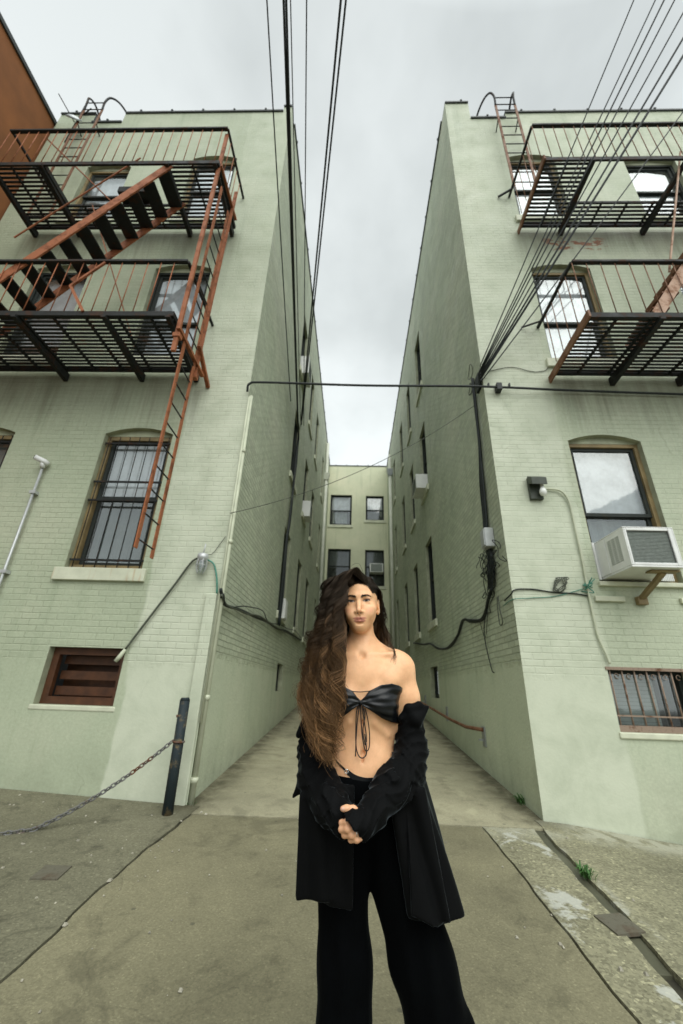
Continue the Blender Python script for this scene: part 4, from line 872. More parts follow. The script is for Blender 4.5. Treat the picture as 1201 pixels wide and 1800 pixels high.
class SDF:
    """distance field on a rectilinear grid, meshed with surface nets"""
    def __init__(s, xs, ys, zs):
        s.ax = [np.asarray(a, np.float32) for a in (xs, ys, zs)]; s.V = np.full([len(a) for a in s.ax], 1.0, np.float32)
    def region(s, lo, hi):
        sl = tuple(slice(max(0, int(np.searchsorted(a, l)) - 1), min(len(a), int(np.searchsorted(a, h)) + 1)) for a, l, h in zip(s.ax, lo, hi))
        return sl, np.meshgrid(*[a[q] for a, q in zip(s.ax, sl)], indexing='ij', sparse=True)
    @staticmethod
    def smin(a, b, k):
        h = np.maximum(k - np.abs(a - b), 0) / k; return np.minimum(a, b) - h * h * k * .25
    def add(s, fn, lo, hi, k, sub=False):
        lo = np.array(lo) - k - .012; hi = np.array(hi) + k + .012
        sl, (X, Y, Z) = s.region(lo, hi)
        if min(q.stop - q.start for q in sl) < 1: return
        d = fn(X, Y, Z)
        if sub: s.V[sl] = -SDF.smin(-s.V[sl], d, k)
        else: s.V[sl] = SDF.smin(s.V[sl], d, k)
    def cap(s, a, b, ra, rb, k=.02, sub=False, sq=(1, 1, 1)):
        a, b = np.array(a, float), np.array(b, float); ba = b - a; L = ba @ ba + 1e-12; r = max(ra, rb)
        def fn(X, Y, Z):
            t = np.clip(((X - a[0]) * ba[0] + (Y - a[1]) * ba[1] + (Z - a[2]) * ba[2]) / L, 0, 1)
            return np.sqrt(((X - a[0] - t * ba[0]) * sq[0]) ** 2 + ((Y - a[1] - t * ba[1]) * sq[1]) ** 2 + ((Z - a[2] - t * ba[2]) * sq[2]) ** 2) - (ra + (rb - ra) * t)
        s.add(fn, np.minimum(a, b) - r, np.maximum(a, b) + r, k, sub)
    def ell(s, c, r, k=.02, sub=False, rot=None):
        c = np.array(c, float); r = np.array(r, float); m = max(r)
        Rm = np.eye(3) if rot is None else np.array(rot)
        def fn(X, Y, Z):
            q = [Rm[i][0] * (X - c[0]) + Rm[i][1] * (Y - c[1]) + Rm[i][2] * (Z - c[2]) for i in range(3)]
            k0 = np.sqrt(sum((q[i] / r[i]) ** 2 for i in range(3))) + 1e-9; k1 = np.sqrt(sum((q[i] / r[i] ** 2) ** 2 for i in range(3))) + 1e-9
            return k0 * (k0 - 1) / k1
        e = r if rot is None else np.array((m, m, m)); s.add(fn, c - e, c + e, k, sub)
    def chain(s, pts, k=.015):
        for (a, ra), (b, rb) in zip(pts, pts[1:]): s.cap(a, b, ra, rb, k)
    def sample(s, P):
        """trilinear value at points"""
        P = np.atleast_2d(P); out = []; I = []; F = []
        for i, a in enumerate(s.ax):
            j = np.clip(np.searchsorted(a, P[:, i]) - 1, 0, len(a) - 2); I.append(j); F.append(np.clip((P[:, i] - a[j]) / (a[j + 1] - a[j]), 0, 1))
        r = 0
        for dx in (0, 1):
            for dy in (0, 1):
                for dz in (0, 1):
                    w = (F[0] if dx else 1 - F[0]) * (F[1] if dy else 1 - F[1]) * (F[2] if dz else 1 - F[2]); r = r + w * s.V[I[0] + dx, I[1] + dy, I[2] + dz]
        return r
    def mesh(s):
        V = s.V; n = V.shape; neg = V < 0
        c = np.zeros([k - 1 for k in n], np.int8)
        for dx in (0, 1):
            for dy in (0, 1):
                for dz in (0, 1): c += neg[dx:n[0] - 1 + dx, dy:n[1] - 1 + dy, dz:n[2] - 1 + dz]
        idx = np.argwhere((c > 0) & (c < 8)); vid = np.full(c.shape, -1, np.int32); vid[tuple(idx.T)] = np.arange(len(idx))
        acc = np.zeros((len(idx), 3)); cnt = np.zeros(len(idx)); i, j, k = idx.T
        cor = {}
        for dx in (0, 1):
            for dy in (0, 1):
                for dz in (0, 1): cor[(dx, dy, dz)] = (V[i + dx, j + dy, k + dz].astype(float), np.stack([s.ax[0][i + dx], s.ax[1][j + dy], s.ax[2][k + dz]], 1).astype(float))
        ks = list(cor)
        for a in ks:
            for b in ks:
                if sum(abs(p - q) for p, q in zip(a, b)) == 1 and a < b:
                    va, pa = cor[a]; vb, pb = cor[b]; m = (va < 0) != (vb < 0); t = np.where(m, va / np.where(m, va - vb, 1), 0)
                    acc += np.where(m[:, None], pa + t[:, None] * (pb - pa), 0); cnt += m
        P = acc / cnt[:, None]; F = []
        for ax in range(3):
            o = [q for q in range(3) if q != ax]
            lo = [slice(None)] * 3; hi = [slice(None)] * 3; lo[ax] = slice(0, n[ax] - 1); hi[ax] = slice(1, n[ax])
            ed = np.argwhere(neg[tuple(lo)] != neg[tuple(hi)])
            ok = (ed[:, o[0]] > 0) & (ed[:, o[1]] > 0) & (ed[:, o[0]] < n[o[0]] - 1) & (ed[:, o[1]] < n[o[1]] - 1); ed = ed[ok]
            def v(da, db):
                q = ed.copy(); q[:, o[0]] += da; q[:, o[1]] += db; return vid[tuple(q.T)]
            q = np.stack([v(-1, -1), v(0, -1), v(0, 0), v(-1, 0)], 1); fl = neg[tuple(ed.T)]
            if ax == 1: fl = ~fl
            q[~fl] = q[~fl][:, ::-1]; F.append(q)
        return P, np.concatenate(F)
def relax(P, F, it=2, lam=.5):
    for _ in range(it):
        S = np.zeros_like(P); C = np.zeros(len(P))
        for a in range(4):
            for b in ((a + 1) % 4,):
                np.add.at(S, F[:, a], P[F[:, b]]); np.add.at(S, F[:, b], P[F[:, a]]); np.add.at(C, F[:, a], 1); np.add.at(C, F[:, b], 1)
        P = P + lam * (S / C[:, None] - P)
    return P
def setcol(o, c):
    a = o.data.color_attributes.new('Col', 'FLOAT_COLOR', 'POINT'); a.data.foreach_set('color', np.concatenate([c, np.ones((len(c), 1))], 1).astype(np.float32).ravel())
def axis(*segs):
    out = []
    for a, b, h in segs: out += list(np.arange(a, b - h * .3, h))
    return out + [segs[-1][1]]

# head frame: origin between the eyes' skull centre, x to image right, y to the back, z up
HO = np.array((.030, 1.716, 1.622)); yaw = R(-5); tilt = R(-3)
RH = np.array(Matrix.Rotation(yaw, 3, 'Z') @ Matrix.Rotation(tilt, 3, 'Y') @ Matrix.Rotation(R(2), 3, 'X'))
def H(x, y, z): return HO + RH @ np.array((x, y, z))
B = SDF(axis((-.215, -.055, .0042), (-.055, .125, .0019), (.125, .325, .0042)), axis((1.455, 1.60, .0034), (1.60, 1.68, .0019), (1.68, 1.86, .0042)), axis((.845, 1.0, .0026), (1.0, 1.46, .0044), (1.46, 1.685, .0019), (1.685, 1.76, .0035)))
RT = RH.T
def he(c, r, k, sub=False): B.ell(H(*c), r, k, sub, RT)
def hc(a, b, ra, rb, k, sub=False): B.cap(H(*a), H(*b), ra, rb, k, sub)
def trunk(S):
    # --- trunk
    S.cap((.036, 1.742, 1.53), (.036, 1.752, 1.42), .050, .056, .03)                    # neck
    S.cap((.036, 1.745, 1.42), (.036, 1.765, 1.36), .06, .085, .05)
    S.cap((-.085, 1.752, 1.372), (.168, 1.752, 1.392), .046, .048, .05)                # shoulder girdle
    S.cap((.034, 1.765, 1.475), (-.08, 1.762, 1.395), .030, .030, .04); S.cap((.04, 1.765, 1.478), (.16, 1.762, 1.412), .030, .030, .04)
    S.ell((.040, 1.755, 1.265), (.138, .092, .185), .05)                                # rib cage
    S.ell((.040, 1.700, 1.335), (.105, .040, .075), .05)
    for sx, cx in ((-1, -.020), (1, .100)): S.ell((cx, 1.690, 1.248), (.060, .052, .058), .035)
    S.cap((-.075, 1.70, 1.32), (-.12, 1.73, 1.345), .04, .04, .04); S.cap((.15, 1.70, 1.33), (.185, 1.73, 1.365), .038, .04, .04)
    S.ell((.040, 1.757, 1.135), (.114, .080, .12), .06)                                 # waist
    S.ell((.040, 1.765, .985), (.160, .108, .115), .07)                                  # hips
    S.ell((.043, 1.712, 1.035), (.085, .045, .085), .05)                                 # belly
    S.cap((.040, 1.668, 1.19), (.043, 1.663, 1.06), .003, .003, .012, True)              # line down the belly
    S.ell((.046, 1.662, 1.089), (.0055, .012, .0075), .006, True)                        # navel
    for sx in (-1, 1): S.cap((.04 + sx * .045, 1.668, 1.185), (.04 + sx * .095, 1.70, 1.145), .006, .005, .02)   # rib arch
    S.cap((.025, 1.677, 1.414), (-.09, 1.708, 1.405), .006, .0085, .018); S.cap((.052, 1.677, 1.417), (.165, 1.711, 1.427), .006, .0085, .018)   # clavicles
    S.ell((.038, 1.667, 1.418), (.009, .007, .010), .020, True)
    S.cap((.012, 1.715, 1.50), (.034, 1.69, 1.425), .008, .006, .02); S.cap((.062, 1.715, 1.50), (.043, 1.69, 1.425), .008, .006, .02)
trunk(B)
# --- arms
B.chain([((.198, 1.752, 1.378), .052), ((.214, 1.745, 1.27), .043), ((.225, 1.745, 1.10), .036)], .04)
B.chain([((.225, 1.745, 1.10), .037), ((.17, 1.655, 1.005), .036), ((.055, 1.525, .920), .025)], .02)
B.chain([((-.118, 1.752, 1.355), .048), ((-.128, 1.745, 1.25), .041), ((-.135, 1.745, 1.08), .035)], .035)
B.chain([((-.135, 1.745, 1.08), .036), ((-.10, 1.66, .99), .034), ((-.03, 1.56, .915), .024)], .02)
# --- the visible hand (her left), closing over the other sleeve
B.ell((.042, 1.507, .916), (.030, .016, .036), .012)
def finger(pts): B.chain(pts, .006)
finger([((.030, 1.497, .934), .0095), ((-.006, 1.489, .9285), .0092), ((-.022, 1.503, .9235), .0082), ((-.014, 1.524, .922), .007)])
finger([((.036, 1.495, .921), .0095), ((-.004, 1.485, .9130), .0094), ((-.023, 1.501, .9075), .0082), ((-.013, 1.522, .908), .007)])
finger([((.042, 1.496, .907), .0092), ((.008, 1.487, .8985), .0090), ((-.013, 1.502, .8935), .0080), ((-.004, 1.522, .895), .007)])
finger([((.048, 1.498, .895), .0084), ((.024, 1.491, .8865), .0080), ((.006, 1.502, .8825), .0072), ((.012, 1.518, .885), .006)])
B.chain([((.040, 1.515, .940), .012), ((.012, 1.507, .957), .0105), ((-.008, 1.500, .960), .0095), ((-.020, 1.499, .9595), .0080)], .008)
B.ell((-.020, 1.4915, .9605), (.0062, .0022, .0056), .003)                            # thumb nail
# --- head
he((0, .006, .028), (.0735, .095, .092), .02)
he((0, -.030, -.026), (.0545, .060, .084), .03)
he((0, -.042, -.076), (.036, .040, .036), .025)
he((0, -.0700, -.099), (.0175, .016, .0145), .022)                                    # chin
for sx in (-1, 1):
    hc((0, -.064, -.097), (sx * .039, -.008, -.054), .0115, .011, .028)                # jaw line
    he((sx * .044, -.058, -.030), (.019, .019, .014), .022)                           # cheek bone
    hc((sx * .012, -.086, .018), (sx * .043, -.072, .021), .0085, .007, .018)         # brow
    he((sx * .0305, -.094, -.001), (.0175, .0115, .0105), .012, True)                 # socket
    he((sx * .030, -.0775, -.052), (.020, .016, .020), .02)
hc((0, -.087, .012), (0, -.099, -.020), .0068, .0072, .010)                           # nose
hc((0, -.097, -.016), (0, -.1105, -.0415), .0070, .0084, .010); hc((0, -.106, -.042), (0, -.096, -.054), .0055, .0040, .008)
for sx in (-1, 1):
    he((sx * .0115, -.0970, -.0455), (.0072, .0092, .0062), .007)
    he((sx * .0062, -.1025, -.0520), (.0034, .005, .0026), .003, True)
he((0, -.0745, -.073), (.030, .0225, .025), .02)                                      # mouth mound
hc((0, -.0965, -.056), (0, -.0985, -.064), .0012, .0014, .006, True)                  # philtrum
for sx in (-1, 1):
    hc((sx * .0255, -.0845, -.0738), (sx * .0065, -.0955, -.0695), .0024, .0046, .005)
    hc((sx * .0245, -.0845, -.0752), (0, -.0955, -.0812), .0026, .0056, .005)
hc((-.021, -.0905, -.0742), (0, -.1005, -.0748), .0010, .0014, .003, True); hc((0, -.1005, -.0748), (.021, -.0905, -.0742), .0014, .0010, .003, True)
he((0, -.094, -.0895), (.013, .006, .004), .008, True)
EY = [(-.0305, -.0728, -.001), (.0305, -.0728, -.001)]
for c in EY:
    he(c, (.0132, .0130, .0120), .005); sx = 1 if c[0] > 0 else -1
    hc((c[0] - .011, c[1] - .0095, .0068), (c[0] + .011, c[1] - .0085, .0066), .0032, .0032, .006)     # upper lid fold
    hc((c[0] - .009, c[1] - .0085, -.0098), (c[0] + .010, c[1] - .0075, -.0090), .0018, .0018, .006)
    he((sx * .036, -.038, -.040), (.019, .030, .032), .03)                                # cheek
for sx in (-1, 1):
    B.ell(H(sx * .0735, .004, -.014), (.0075, .017, .031), .006, False, (Matrix.Rotation(R(-14 * sx), 3, 'Z') @ Matrix.Rotation(R(12), 3, 'X')))
    B.ell(H(sx * .0790, -.002, -.010), (.004, .009, .018), .004, True, (Matrix.Rotation(R(-14 * sx), 3, 'Z')))
    B.ell(H(sx * .0715, -.006, -.040), (.006, .007, .009), .006)
Pb, Fb = B.mesh(); Pb = relax(Pb, Fb, 1, .35)
# skin colours from where they lie on the body
q = (Pb - HO) @ RH; n_ = len(Pb); rr = lambda c, r: np.sqrt((((q - np.array(c)) / np.array(r)) ** 2).sum(1)); sstep = lambda d, a, b: np.clip((b - d) / (b - a), 0, 1) ** 2 * (3 - 2 * np.clip((b - d) / (b - a), 0, 1))
C0 = np.tile(np.array((.80, .465, .255)), (n_, 1)); g = np.random.default_rng(2)
def paint(w, c, a=1.0): 
    global C0
    w = (w * a)[:, None]; C0 = C0 * (1 - w) + np.array(c) * w
for sx in (-1, 1): paint(sstep(rr((sx * .042, -.075, -.040), (.024, .04, .020)), .2, 1), (.60, .235, .14), .55)
paint(sstep(rr((0, -.108, -.040), (.013, .02, .012)), .3, 1), (.60, .27, .16), .4)
lip = np.minimum(rr((0, -.094, -.0705), (.0285, .03, .0054)), rr((0, -.094, -.0800), (.0250, .03, .0068)))
paint(sstep(lip, .75, 1.12), (.43, .155, .115), .9)
paint(sstep(rr((0, -.097, -.0747), (.023, .02, .0013)), .6, 1.3), (.14, .045, .03), .55)
for c in EY:
    d = q - np.array(c); fr = d[:, 1] < -.003; sx = 1 if c[0] > 0 else -1; u_ = d[:, 0] * sx / .0142
    hump = np.clip(1 - u_ ** 2, 0, 1); zu = .0034 * hump ** .8 + .0010 * u_; zl = -.0040 * hump + .0010 * u_
    paint(sstep(rr((c[0], c[1] - .010, c[2] + .003), (.020, .016, .013)), .3, 1), (.27, .125, .07), .6)          # eye shadow
    ins = fr & (np.abs(u_) < 1)
    paint((ins & (d[:, 2] < zu) & (d[:, 2] > zl)).astype(float), (.36, .33, .30))
    g0 = np.hypot(d[:, 0] + .0004, d[:, 2] - .0004)
    paint((ins & (d[:, 2] < zu) & (d[:, 2] > zl) & (g0 < .0058)).astype(float), (.030, .016, .009))
    paint((ins & (d[:, 2] < zu) & (g0 < .0027)).astype(float), (.004, .003, .003))
    paint((fr & (np.abs(u_) < 1.12) & (np.abs(d[:, 2] - zu - .0004) < .0014 + .0004 * u_)).astype(float), (.010, .007, .005))
    paint((ins & (np.abs(d[:, 2] - zl) < .0007)).astype(float), (.06, .03, .02), .7)
    paint((fr & (np.abs(u_) < 1.0) & (np.abs(d[:, 2] - zu - .0046) < .0010)).astype(float), (.16, .07, .04), .6)
for sx in (-1, 1): paint(sstep(rr((sx * .0062, -.104, -.0520), (.0044, .008, .0032)), .5, 1.0), (.06, .02, .012), .9)
fing = (Pb[:, 2] < .97) & (Pb[:, 1] < 1.53)
for sx in (-1, 1):   # brows grow from slightly darker skin
    tt = np.clip((sx * q[:, 0] - .0105) / .036, 0, 1); zb = .0128 + .0070 * np.sin(np.minimum(1, tt * 1.25) * 1.9) - .004 * np.maximum(0, tt - .7) / .3
    paint(np.exp(-((q[:, 2] - zb) / (.0030 * (1.15 - .6 * tt))) ** 2) * ((sx * q[:, 0] > .009) & (sx * q[:, 0] < .0475) & (q[:, 1] < -.05)), (.03, .018, .011), .85)
paint(fing.astype(float), (.60, .30, .19), .45)
paint((np.linalg.norm((Pb - (-.020, 1.4900, .9605)) / (.0066, .006, .0060), axis=1) < 1).astype(float), (.66, .42, .33), .8)
C0 *= 1 + g.normal(0, .015, (n_, 1))
t = NT('skin'); at = t.n('ShaderNodeAttribute', attribute_name='Col'); p = t.obj()
c = t.mix(.75, at.outputs[0], t.mix(1.0, at.outputs[0], t.ramp(t.noise(p, 22, 5, .6), [(.3, (.86, .80, .76)), (.7, (1.1, 1.1, 1.1))]), 'MULTIPLY'))
t.bs(Base_Color=c, Roughness=t.ramp(t.noise(p, 35, 4), [(.3, .38), (.7, .56)])); t.b.inputs['Subsurface Weight'].default_value = .16; t.b.inputs['Subsurface Radius'].default_value = (.012, .005, .003); t.b.inputs['Subsurface Scale'].default_value = 1.0
t.b.inputs['Specular IOR Level'].default_value = .42; t.bump(t.ma('ADD', t.noise(p, 420, 3), t.ma('MULTIPLY', t.noise(p, 60, 4), .8)), .16, .0016); M['skin'] = t.m
body = raw('body', Pb, Fb, M['skin'], person, True); setcol(body, C0)

def surf(x, z, y0=1.50, off=.0, S=None, y1=1.80):
    """front of the body at (x, z): first y where the field turns negative"""
    ys = np.arange(y0, y1, .0015); v = (S or B).sample(np.stack([np.full_like(ys, x), ys, np.full_like(ys, z)], 1)); i = np.argmax(v < off)
    return ys[i] if v[i] < off else 1.72

# --- eyebrows and lashes: fine hairs lying on the skin
def strands(segs, r, name, mat, parent, cols=None):
    """segs: list of (n,3) arrays; three sided hairs"""
    vs, fs, cs = [], [], []; base = 0
    A = np.array([[math.cos(k * 2.0944), math.sin(k * 2.0944)] for k in range(3)])
    for si, P in enumerate(segs):
        m = len(P); T = np.gradient(P, axis=0); T /= np.linalg.norm(T, axis=1)[:, None] + 1e-9
        u = np.cross(T, (0.31, .9, .3)); u /= np.linalg.norm(u, axis=1)[:, None] + 1e-9; w = np.cross(T, u)
        rad = (r if np.isscalar(r) else r[si]) * np.minimum(1, np.linspace(1.0, .25, m) * 1.6)[:, None, None]
        vs.append((P[:, None, :] + rad * (A[None, :, :1] * u[:, None, :] + A[None, :, 1:] * w[:, None, :])).reshape(-1, 3))
        k = np.arange(m - 1)[:, None]; j = np.arange(3)[None]; j2 = (j + 1) % 3
        fs.append((np.stack([k * 3 + j, k * 3 + j2, k * 3 + 3 + j2, k * 3 + 3 + j], -1) + base).reshape(-1, 4)); base += m * 3
        if cols is not None: cs.append(np.repeat(cols[si], 3, 0))
    o = raw(name, np.concatenate(vs), np.concatenate(fs), mat, parent, True)
    if cols is not None: setcol(o, np.concatenate(cs))
    return o
M['brow'] = flat('brow_hair', (.016, .010, .007), .6, .2, 60)
g = np.random.default_rng(4); segs = []
for sx in (-1, 1):
    for i in range(230):
        t_ = g.random(); x = .0105 + .036 * t_; z = .0128 + .0070 * math.sin(min(1, t_ * 1.25) * 1.9) - .004 * max(0, t_ - .7) / .3 + g.normal(0, .0021 * (1.15 - t_))
        a = H(sx * x, -.10, z); y = surf(a[0], a[2], 1.58); dx = RH @ np.array((sx * .0055, .0012 * t_, .0014 * (1 - 1.3 * t_)))
        b = np.array((a[0], y - .0006, a[2])); e = b + dx; e[1] = surf(e[0], e[2], 1.58) - .0012; segs.append(np.stack([b, (b + e) / 2 + (0, -.0008, 0), e]))
strands(segs, .00042, 'eyebrow', M['brow'], body)

# --- hair
HC, HR = np.array((0, .006, .030)), np.array((.0765, .098, .094))
def scalp(th, ph):      # th from the crown down, ph around (0 = front, + = image right)
    return H(*(HC + HR * np.array((math.sin(th) * math.sin(ph), -math.sin(th) * math.cos(ph), math.cos(th)))))
def lerp_gates(G, a, b):
    return np.array([(cx + hx * a, cy + hy * b, z + dz * a) for (cx, hx, cy, hy, z, dz) in G])
def strand(root, ctrl, n, wave, ph, wl, grow):
    P = np.array(smooth([root, *ctrl], 6)); d = np.r_[0, np.cumsum(np.linalg.norm(np.diff(P, axis=0), axis=1))]
    s = np.linspace(0, d[-1], n); P = np.stack([np.interp(s, d, P[:, i]) for i in range(3)], 1)
    amp = wave * np.clip((s - .06) / grow, 0, 1) * (1 + .5 * s / d[-1]); P[:, 0] += amp * np.sin(s / wl * 6.28 + ph); P[:, 1] += .8 * amp * np.sin(s / wl * 6.28 * .93 + ph + 1.7); P[:, 2] += .3 * amp * np.sin(s / wl * 6.28 * 1.1 + ph); P[:, 0] += .16 * amp * np.sin(s / wl * 11.1 + 2.1 * ph)
    return P
# gates: centre x, half x, centre y, half y, z, tilt with a
GL = [(-.032, .044, 1.705, .100, 1.724, .022), (-.072, .040, 1.700, .105, 1.680, .010), (-.084, .034, 1.695, .095, 1.570, .01), (-.094, .052, 1.672, .078, 1.455, .0), (-.102, .060, 1.638, .044, 1.345, .0), (-.108, .064, 1.618, .036, 1.255, .0), (-.104, .052, 1.605, .032, 1.185, -.015), (-.088, .026, 1.600, .024, 1.092, -.03)]
GR = [(.100, .022, 1.745, .062, 1.690, -.03), (.112, .018, 1.765, .045, 1.610, 0), (.116, .030, 1.778, .036, 1.540, 0), (.122, .044, 1.795, .028, 1.475, 0), (.130, .050, 1.808, .022, 1.415, 0)]
g = np.random.default_rng(12); segs, cols, rad = [], [], []
def colour(P, base, tip):
    z = P[:, 2]; f = np.clip((1.60 - z) / .42, 0, 1)[:, None] ** 1.15; return base * (1 - f) + tip * f
def bunch(nc, per, G, rootfn, a_rng, b_rng, wave, short, sd):
    for c in range(nc):
        a0, b0 = g.uniform(*a_rng), g.uniform(*b_rng); ph = g.uniform(0, 6.28); wl = g.uniform(.085, .135); wv = wave * g.uniform(.4, 1.7); L = len(G) - g.choice(short) - (1 if len(G) > 6 and a0 < -.25 and g.random() < .6 else 0)
        tint = float(np.exp(g.normal(-.10, .80))); warm = g.random()
        for k in range(per):
            na, nb = g.normal(0, sd, 2); a = np.clip(a0 + 1.6 * na, -1.08, 1.08); b = np.clip(b0 + 1.6 * nb, -1.05, 1.05)
            c0, c1 = lerp_gates(G[:L], a, b), lerp_gates(G[:L], a0 + .22 * na, b0 + .22 * nb); w_ = np.linspace(0, 1, L)[:, None] ** .7; ctrl = c0 * (1 - w_) + c1 * w_; root = rootfn(a, b, g); ctrl[-1] += g.normal(0, .008, 3) + (0, 0, g.uniform(-.02, .05))
            P = strand(root, ctrl, 36 if len(G) < 6 else 74, wv * g.uniform(.85, 1.15), ph + g.normal(0, .22), wl * (1 + g.normal(0, .03)), .12)
            segs.append(P); rad.append(g.uniform(.0005, .0010)); v = g.uniform(.7, 1.35) * tint
            cols.append(colour(P, np.array((.013, .0085, .006)) * v, np.array((.118, .063, .027)) * v * (1 + .35 * warm) ))
PA = lambda v, lo, hi: lo + (hi - lo) * (v + 1) / 2
def root_left(a, b, g):      # along the parting, b runs front to back; a spreads over the left of the skull
    th = PA(a, 1.15, .16) + g.normal(0, .05); ph = -PA(b, .30, 2.7); 
    if a > .15:
        th = .42 - .30 * b * 0 + g.normal(0, .03); y = PA(b, -.070, .085); x = .030 + g.normal(0, .004); zz = HC[2] + HR[2] * math.sqrt(max(.05, 1 - (x / HR[0]) ** 2 - ((y - HC[1]) / HR[1]) ** 2)); return H(x, y, zz)
    return scalp(th, ph)
def root_right(a, b, g):
    y = PA(b, -.062, .085) + g.normal(0, .004); x = .036 + g.normal(0, .005) + max(0, .02 * a); zz = HC[2] + HR[2] * math.sqrt(max(.05, 1 - (x / HR[0]) ** 2 - ((y - HC[1]) / HR[1]) ** 2)); return H(x, y, zz)
bunch(140, 24, GL, root_left, (-1, 1), (-1, 1), .0098, [0, 0, 1, 1, 2, 2], .075)
bunch(62, 20, GL, root_left, (-1, 1), (-1.05, -.55), .0112, [0, 1, 1, 2], .06)              # front curtain
bunch(26, 26, GR, root_right, (-1, 1), (-1, 1), .008, [0, 0, 1], .08)
bunch(30, 18, GL, root_left, (-1, .95), (-1.15, -.85), .0138, [0, 0, 1, 1, 2], .035)     # looser curls on the surface
# thin fly-away locks
GS = [(.105, .004, 1.73, .01, 1.690, 0), (.122, .004, 1.735, .01, 1.60, 0), (.138, .004, 1.735, .01, 1.52, 0), (.158, .004, 1.718, .006, 1.462, 0), (.170, .003, 1.700, .004, 1.43, 0), (.172, .003, 1.690, .003, 1.385, 0)]
bunch(3, 9, GS, root_right, (-1, 1), (-.2, .3), .003, [0], .3)
GB = [(-.03, .045, 1.80, .02, 1.70, 0), (-.035, .075, 1.815, .018, 1.60, 0), (.0, .10, 1.815, .018, 1.50, 0), (-.01, .11, 1.825, .016, 1.42, 0), (-.02, .11, 1.835, .014, 1.33, 0)]
bunch(20, 22, GB, lambda a, b, g: scalp(PA(b, .3, 1.3), 3.14 + a * 1.2), (-1, 1), (-1, 1), .006, [0, 1], .12)
for i in range(560):     # baby hairs that soften the hairline
    ph = g.uniform(-.95, 1.15); r0 = g.uniform(.97, 1.10); a = H(.075 * r0 * math.sin(ph) * .82, -.085, .064 * r0 * math.cos(ph) + .004); y = surf(a[0], a[2], 1.58)
    if y > 1.71: continue
    b = np.array((a[0], y - .0008, a[2])); sx = 1 if a[0] > .058 else -1; d = np.array((sx * .012 + g.normal(0, .004), .012, .020 - .014 * abs(math.sin(ph)))) * g.uniform(.6, 1.3)
    segs.append(np.stack([b, b + d * .4 + (0, -.002, 0), b + d * .8 + (0, -.0005, 0), b + d * 1.3 + (0, .004, 0)])); rad.append(.0006); cols.append(np.tile(np.array((.014, .009, .006)), (4, 1)))
for i in range(240):     # stray hairs
    a, b = g.uniform(-1.15, 1.1), g.uniform(-1, 1); P = strand(root_left(min(a, 1), b, g), lerp_gates(GL[:g.integers(5, 9)], a, b) + g.normal(0, .007, (1, 3)), 60, .009 * g.uniform(.5, 1.6), g.uniform(0, 6.28), g.uniform(.05, .1), .1)
    segs.append(P); rad.append(.0006); cols.append(colour(P, np.array((.025, .014, .008)), np.array((.16, .08, .03))))
t = NT('hair'); at = t.n('ShaderNodeAttribute', attribute_name='Col'); t.bs(Base_Color=at.outputs[0], Roughness=.42); t.b.inputs['Specular IOR Level'].default_value = .35; t.b.inputs['Specular Tint'].default_value = (1, .8, .6, 1); M['hair'] = t.m
hair = strands(segs, rad, 'hair', M['hair'], body, cols)
# the dense inner mass of the hair, so nothing shows through
U = SDF(np.arange(-.19, .20, .005), np.arange(1.56, 1.87, .005), np.arange(1.15, 1.76, .005))
U.ell(H(*HC + (0, .004, .002)), HR * (.985, 1.0, .99), .02, False, RT)
U.ell(H(0, -.085, -.030), (.066, .062, .092), .012, True, RT); U.ell(H(.075, -.040, -.058), (.042, .050, .078), .01, True, RT)
for (a, b) in zip(GL[1:6], GL[2:7]): U.cap((a[0], a[2] + .012, a[4]), (b[0], b[2] + .014, b[4]), min(a[1], a[3]) * .72, min(b[1], b[3]) * .68, .02, False)
U.cap((-.09, 1.70, 1.60), (-.10, 1.69, 1.46), .035, .045, .03)
for (a, b) in zip(GR[:3], GR[1:4]): U.cap((a[0] - .004, a[2] + .01, a[4]), (b[0] - .006, b[2] + .008, b[4]), .013, .017, .02)
U.cap((.0, 1.80, 1.62), (.01, 1.815, 1.44), .05, .035, .04)
Pu, Fu = U.mesh(); hm = raw('hair_mass', relax(Pu, Fu, 2), Fu, M['hair'], hair, True); setcol(hm, colour(Pu, np.array((.010, .006, .004)), np.array((.030, .015, .007))))

# --- clothes
def cloth(name, c, rough, sheen, spec, fold=0, scale=60):
    t = NT(name); p = t.obj(); t.bs(Base_Color=t.ramp(t.noise(p, 30, 4), [(.3, tuple(x * .7 for x in c)), (.7, c)]), Roughness=rough)
    t.b.inputs['Sheen Weight'].default_value = sheen; t.b.inputs['Sheen Roughness'].default_value = .28; t.b.inputs['Sheen Tint'].default_value = (.75, .9, 1, 1); t.b.inputs['Specular IOR Level'].default_value = spec
    if fold: t.bump(t.noise(t.map(p, (1, 1, .25)), scale, 3, .5, .8), fold, .01)
    return t.m
M['velvet'] = cloth('black_velvet', (.0016, .0019, .0022), .75, .17, .10, .25, 16); M['satin'] = cloth('black_satin', (.0035, .0045, .006), .34, .0, .35, .0)
M['wool'] = cloth('black_trousers', (.0010, .0014, .0018), .95, .03, .06, .3, 14); M['cord'] = flat('black_cord', (.008, .008, .008), .5, .2, 40); M['silver'] = flat('silver', (.75, .74, .72), .22, .1, 50, 1.0)
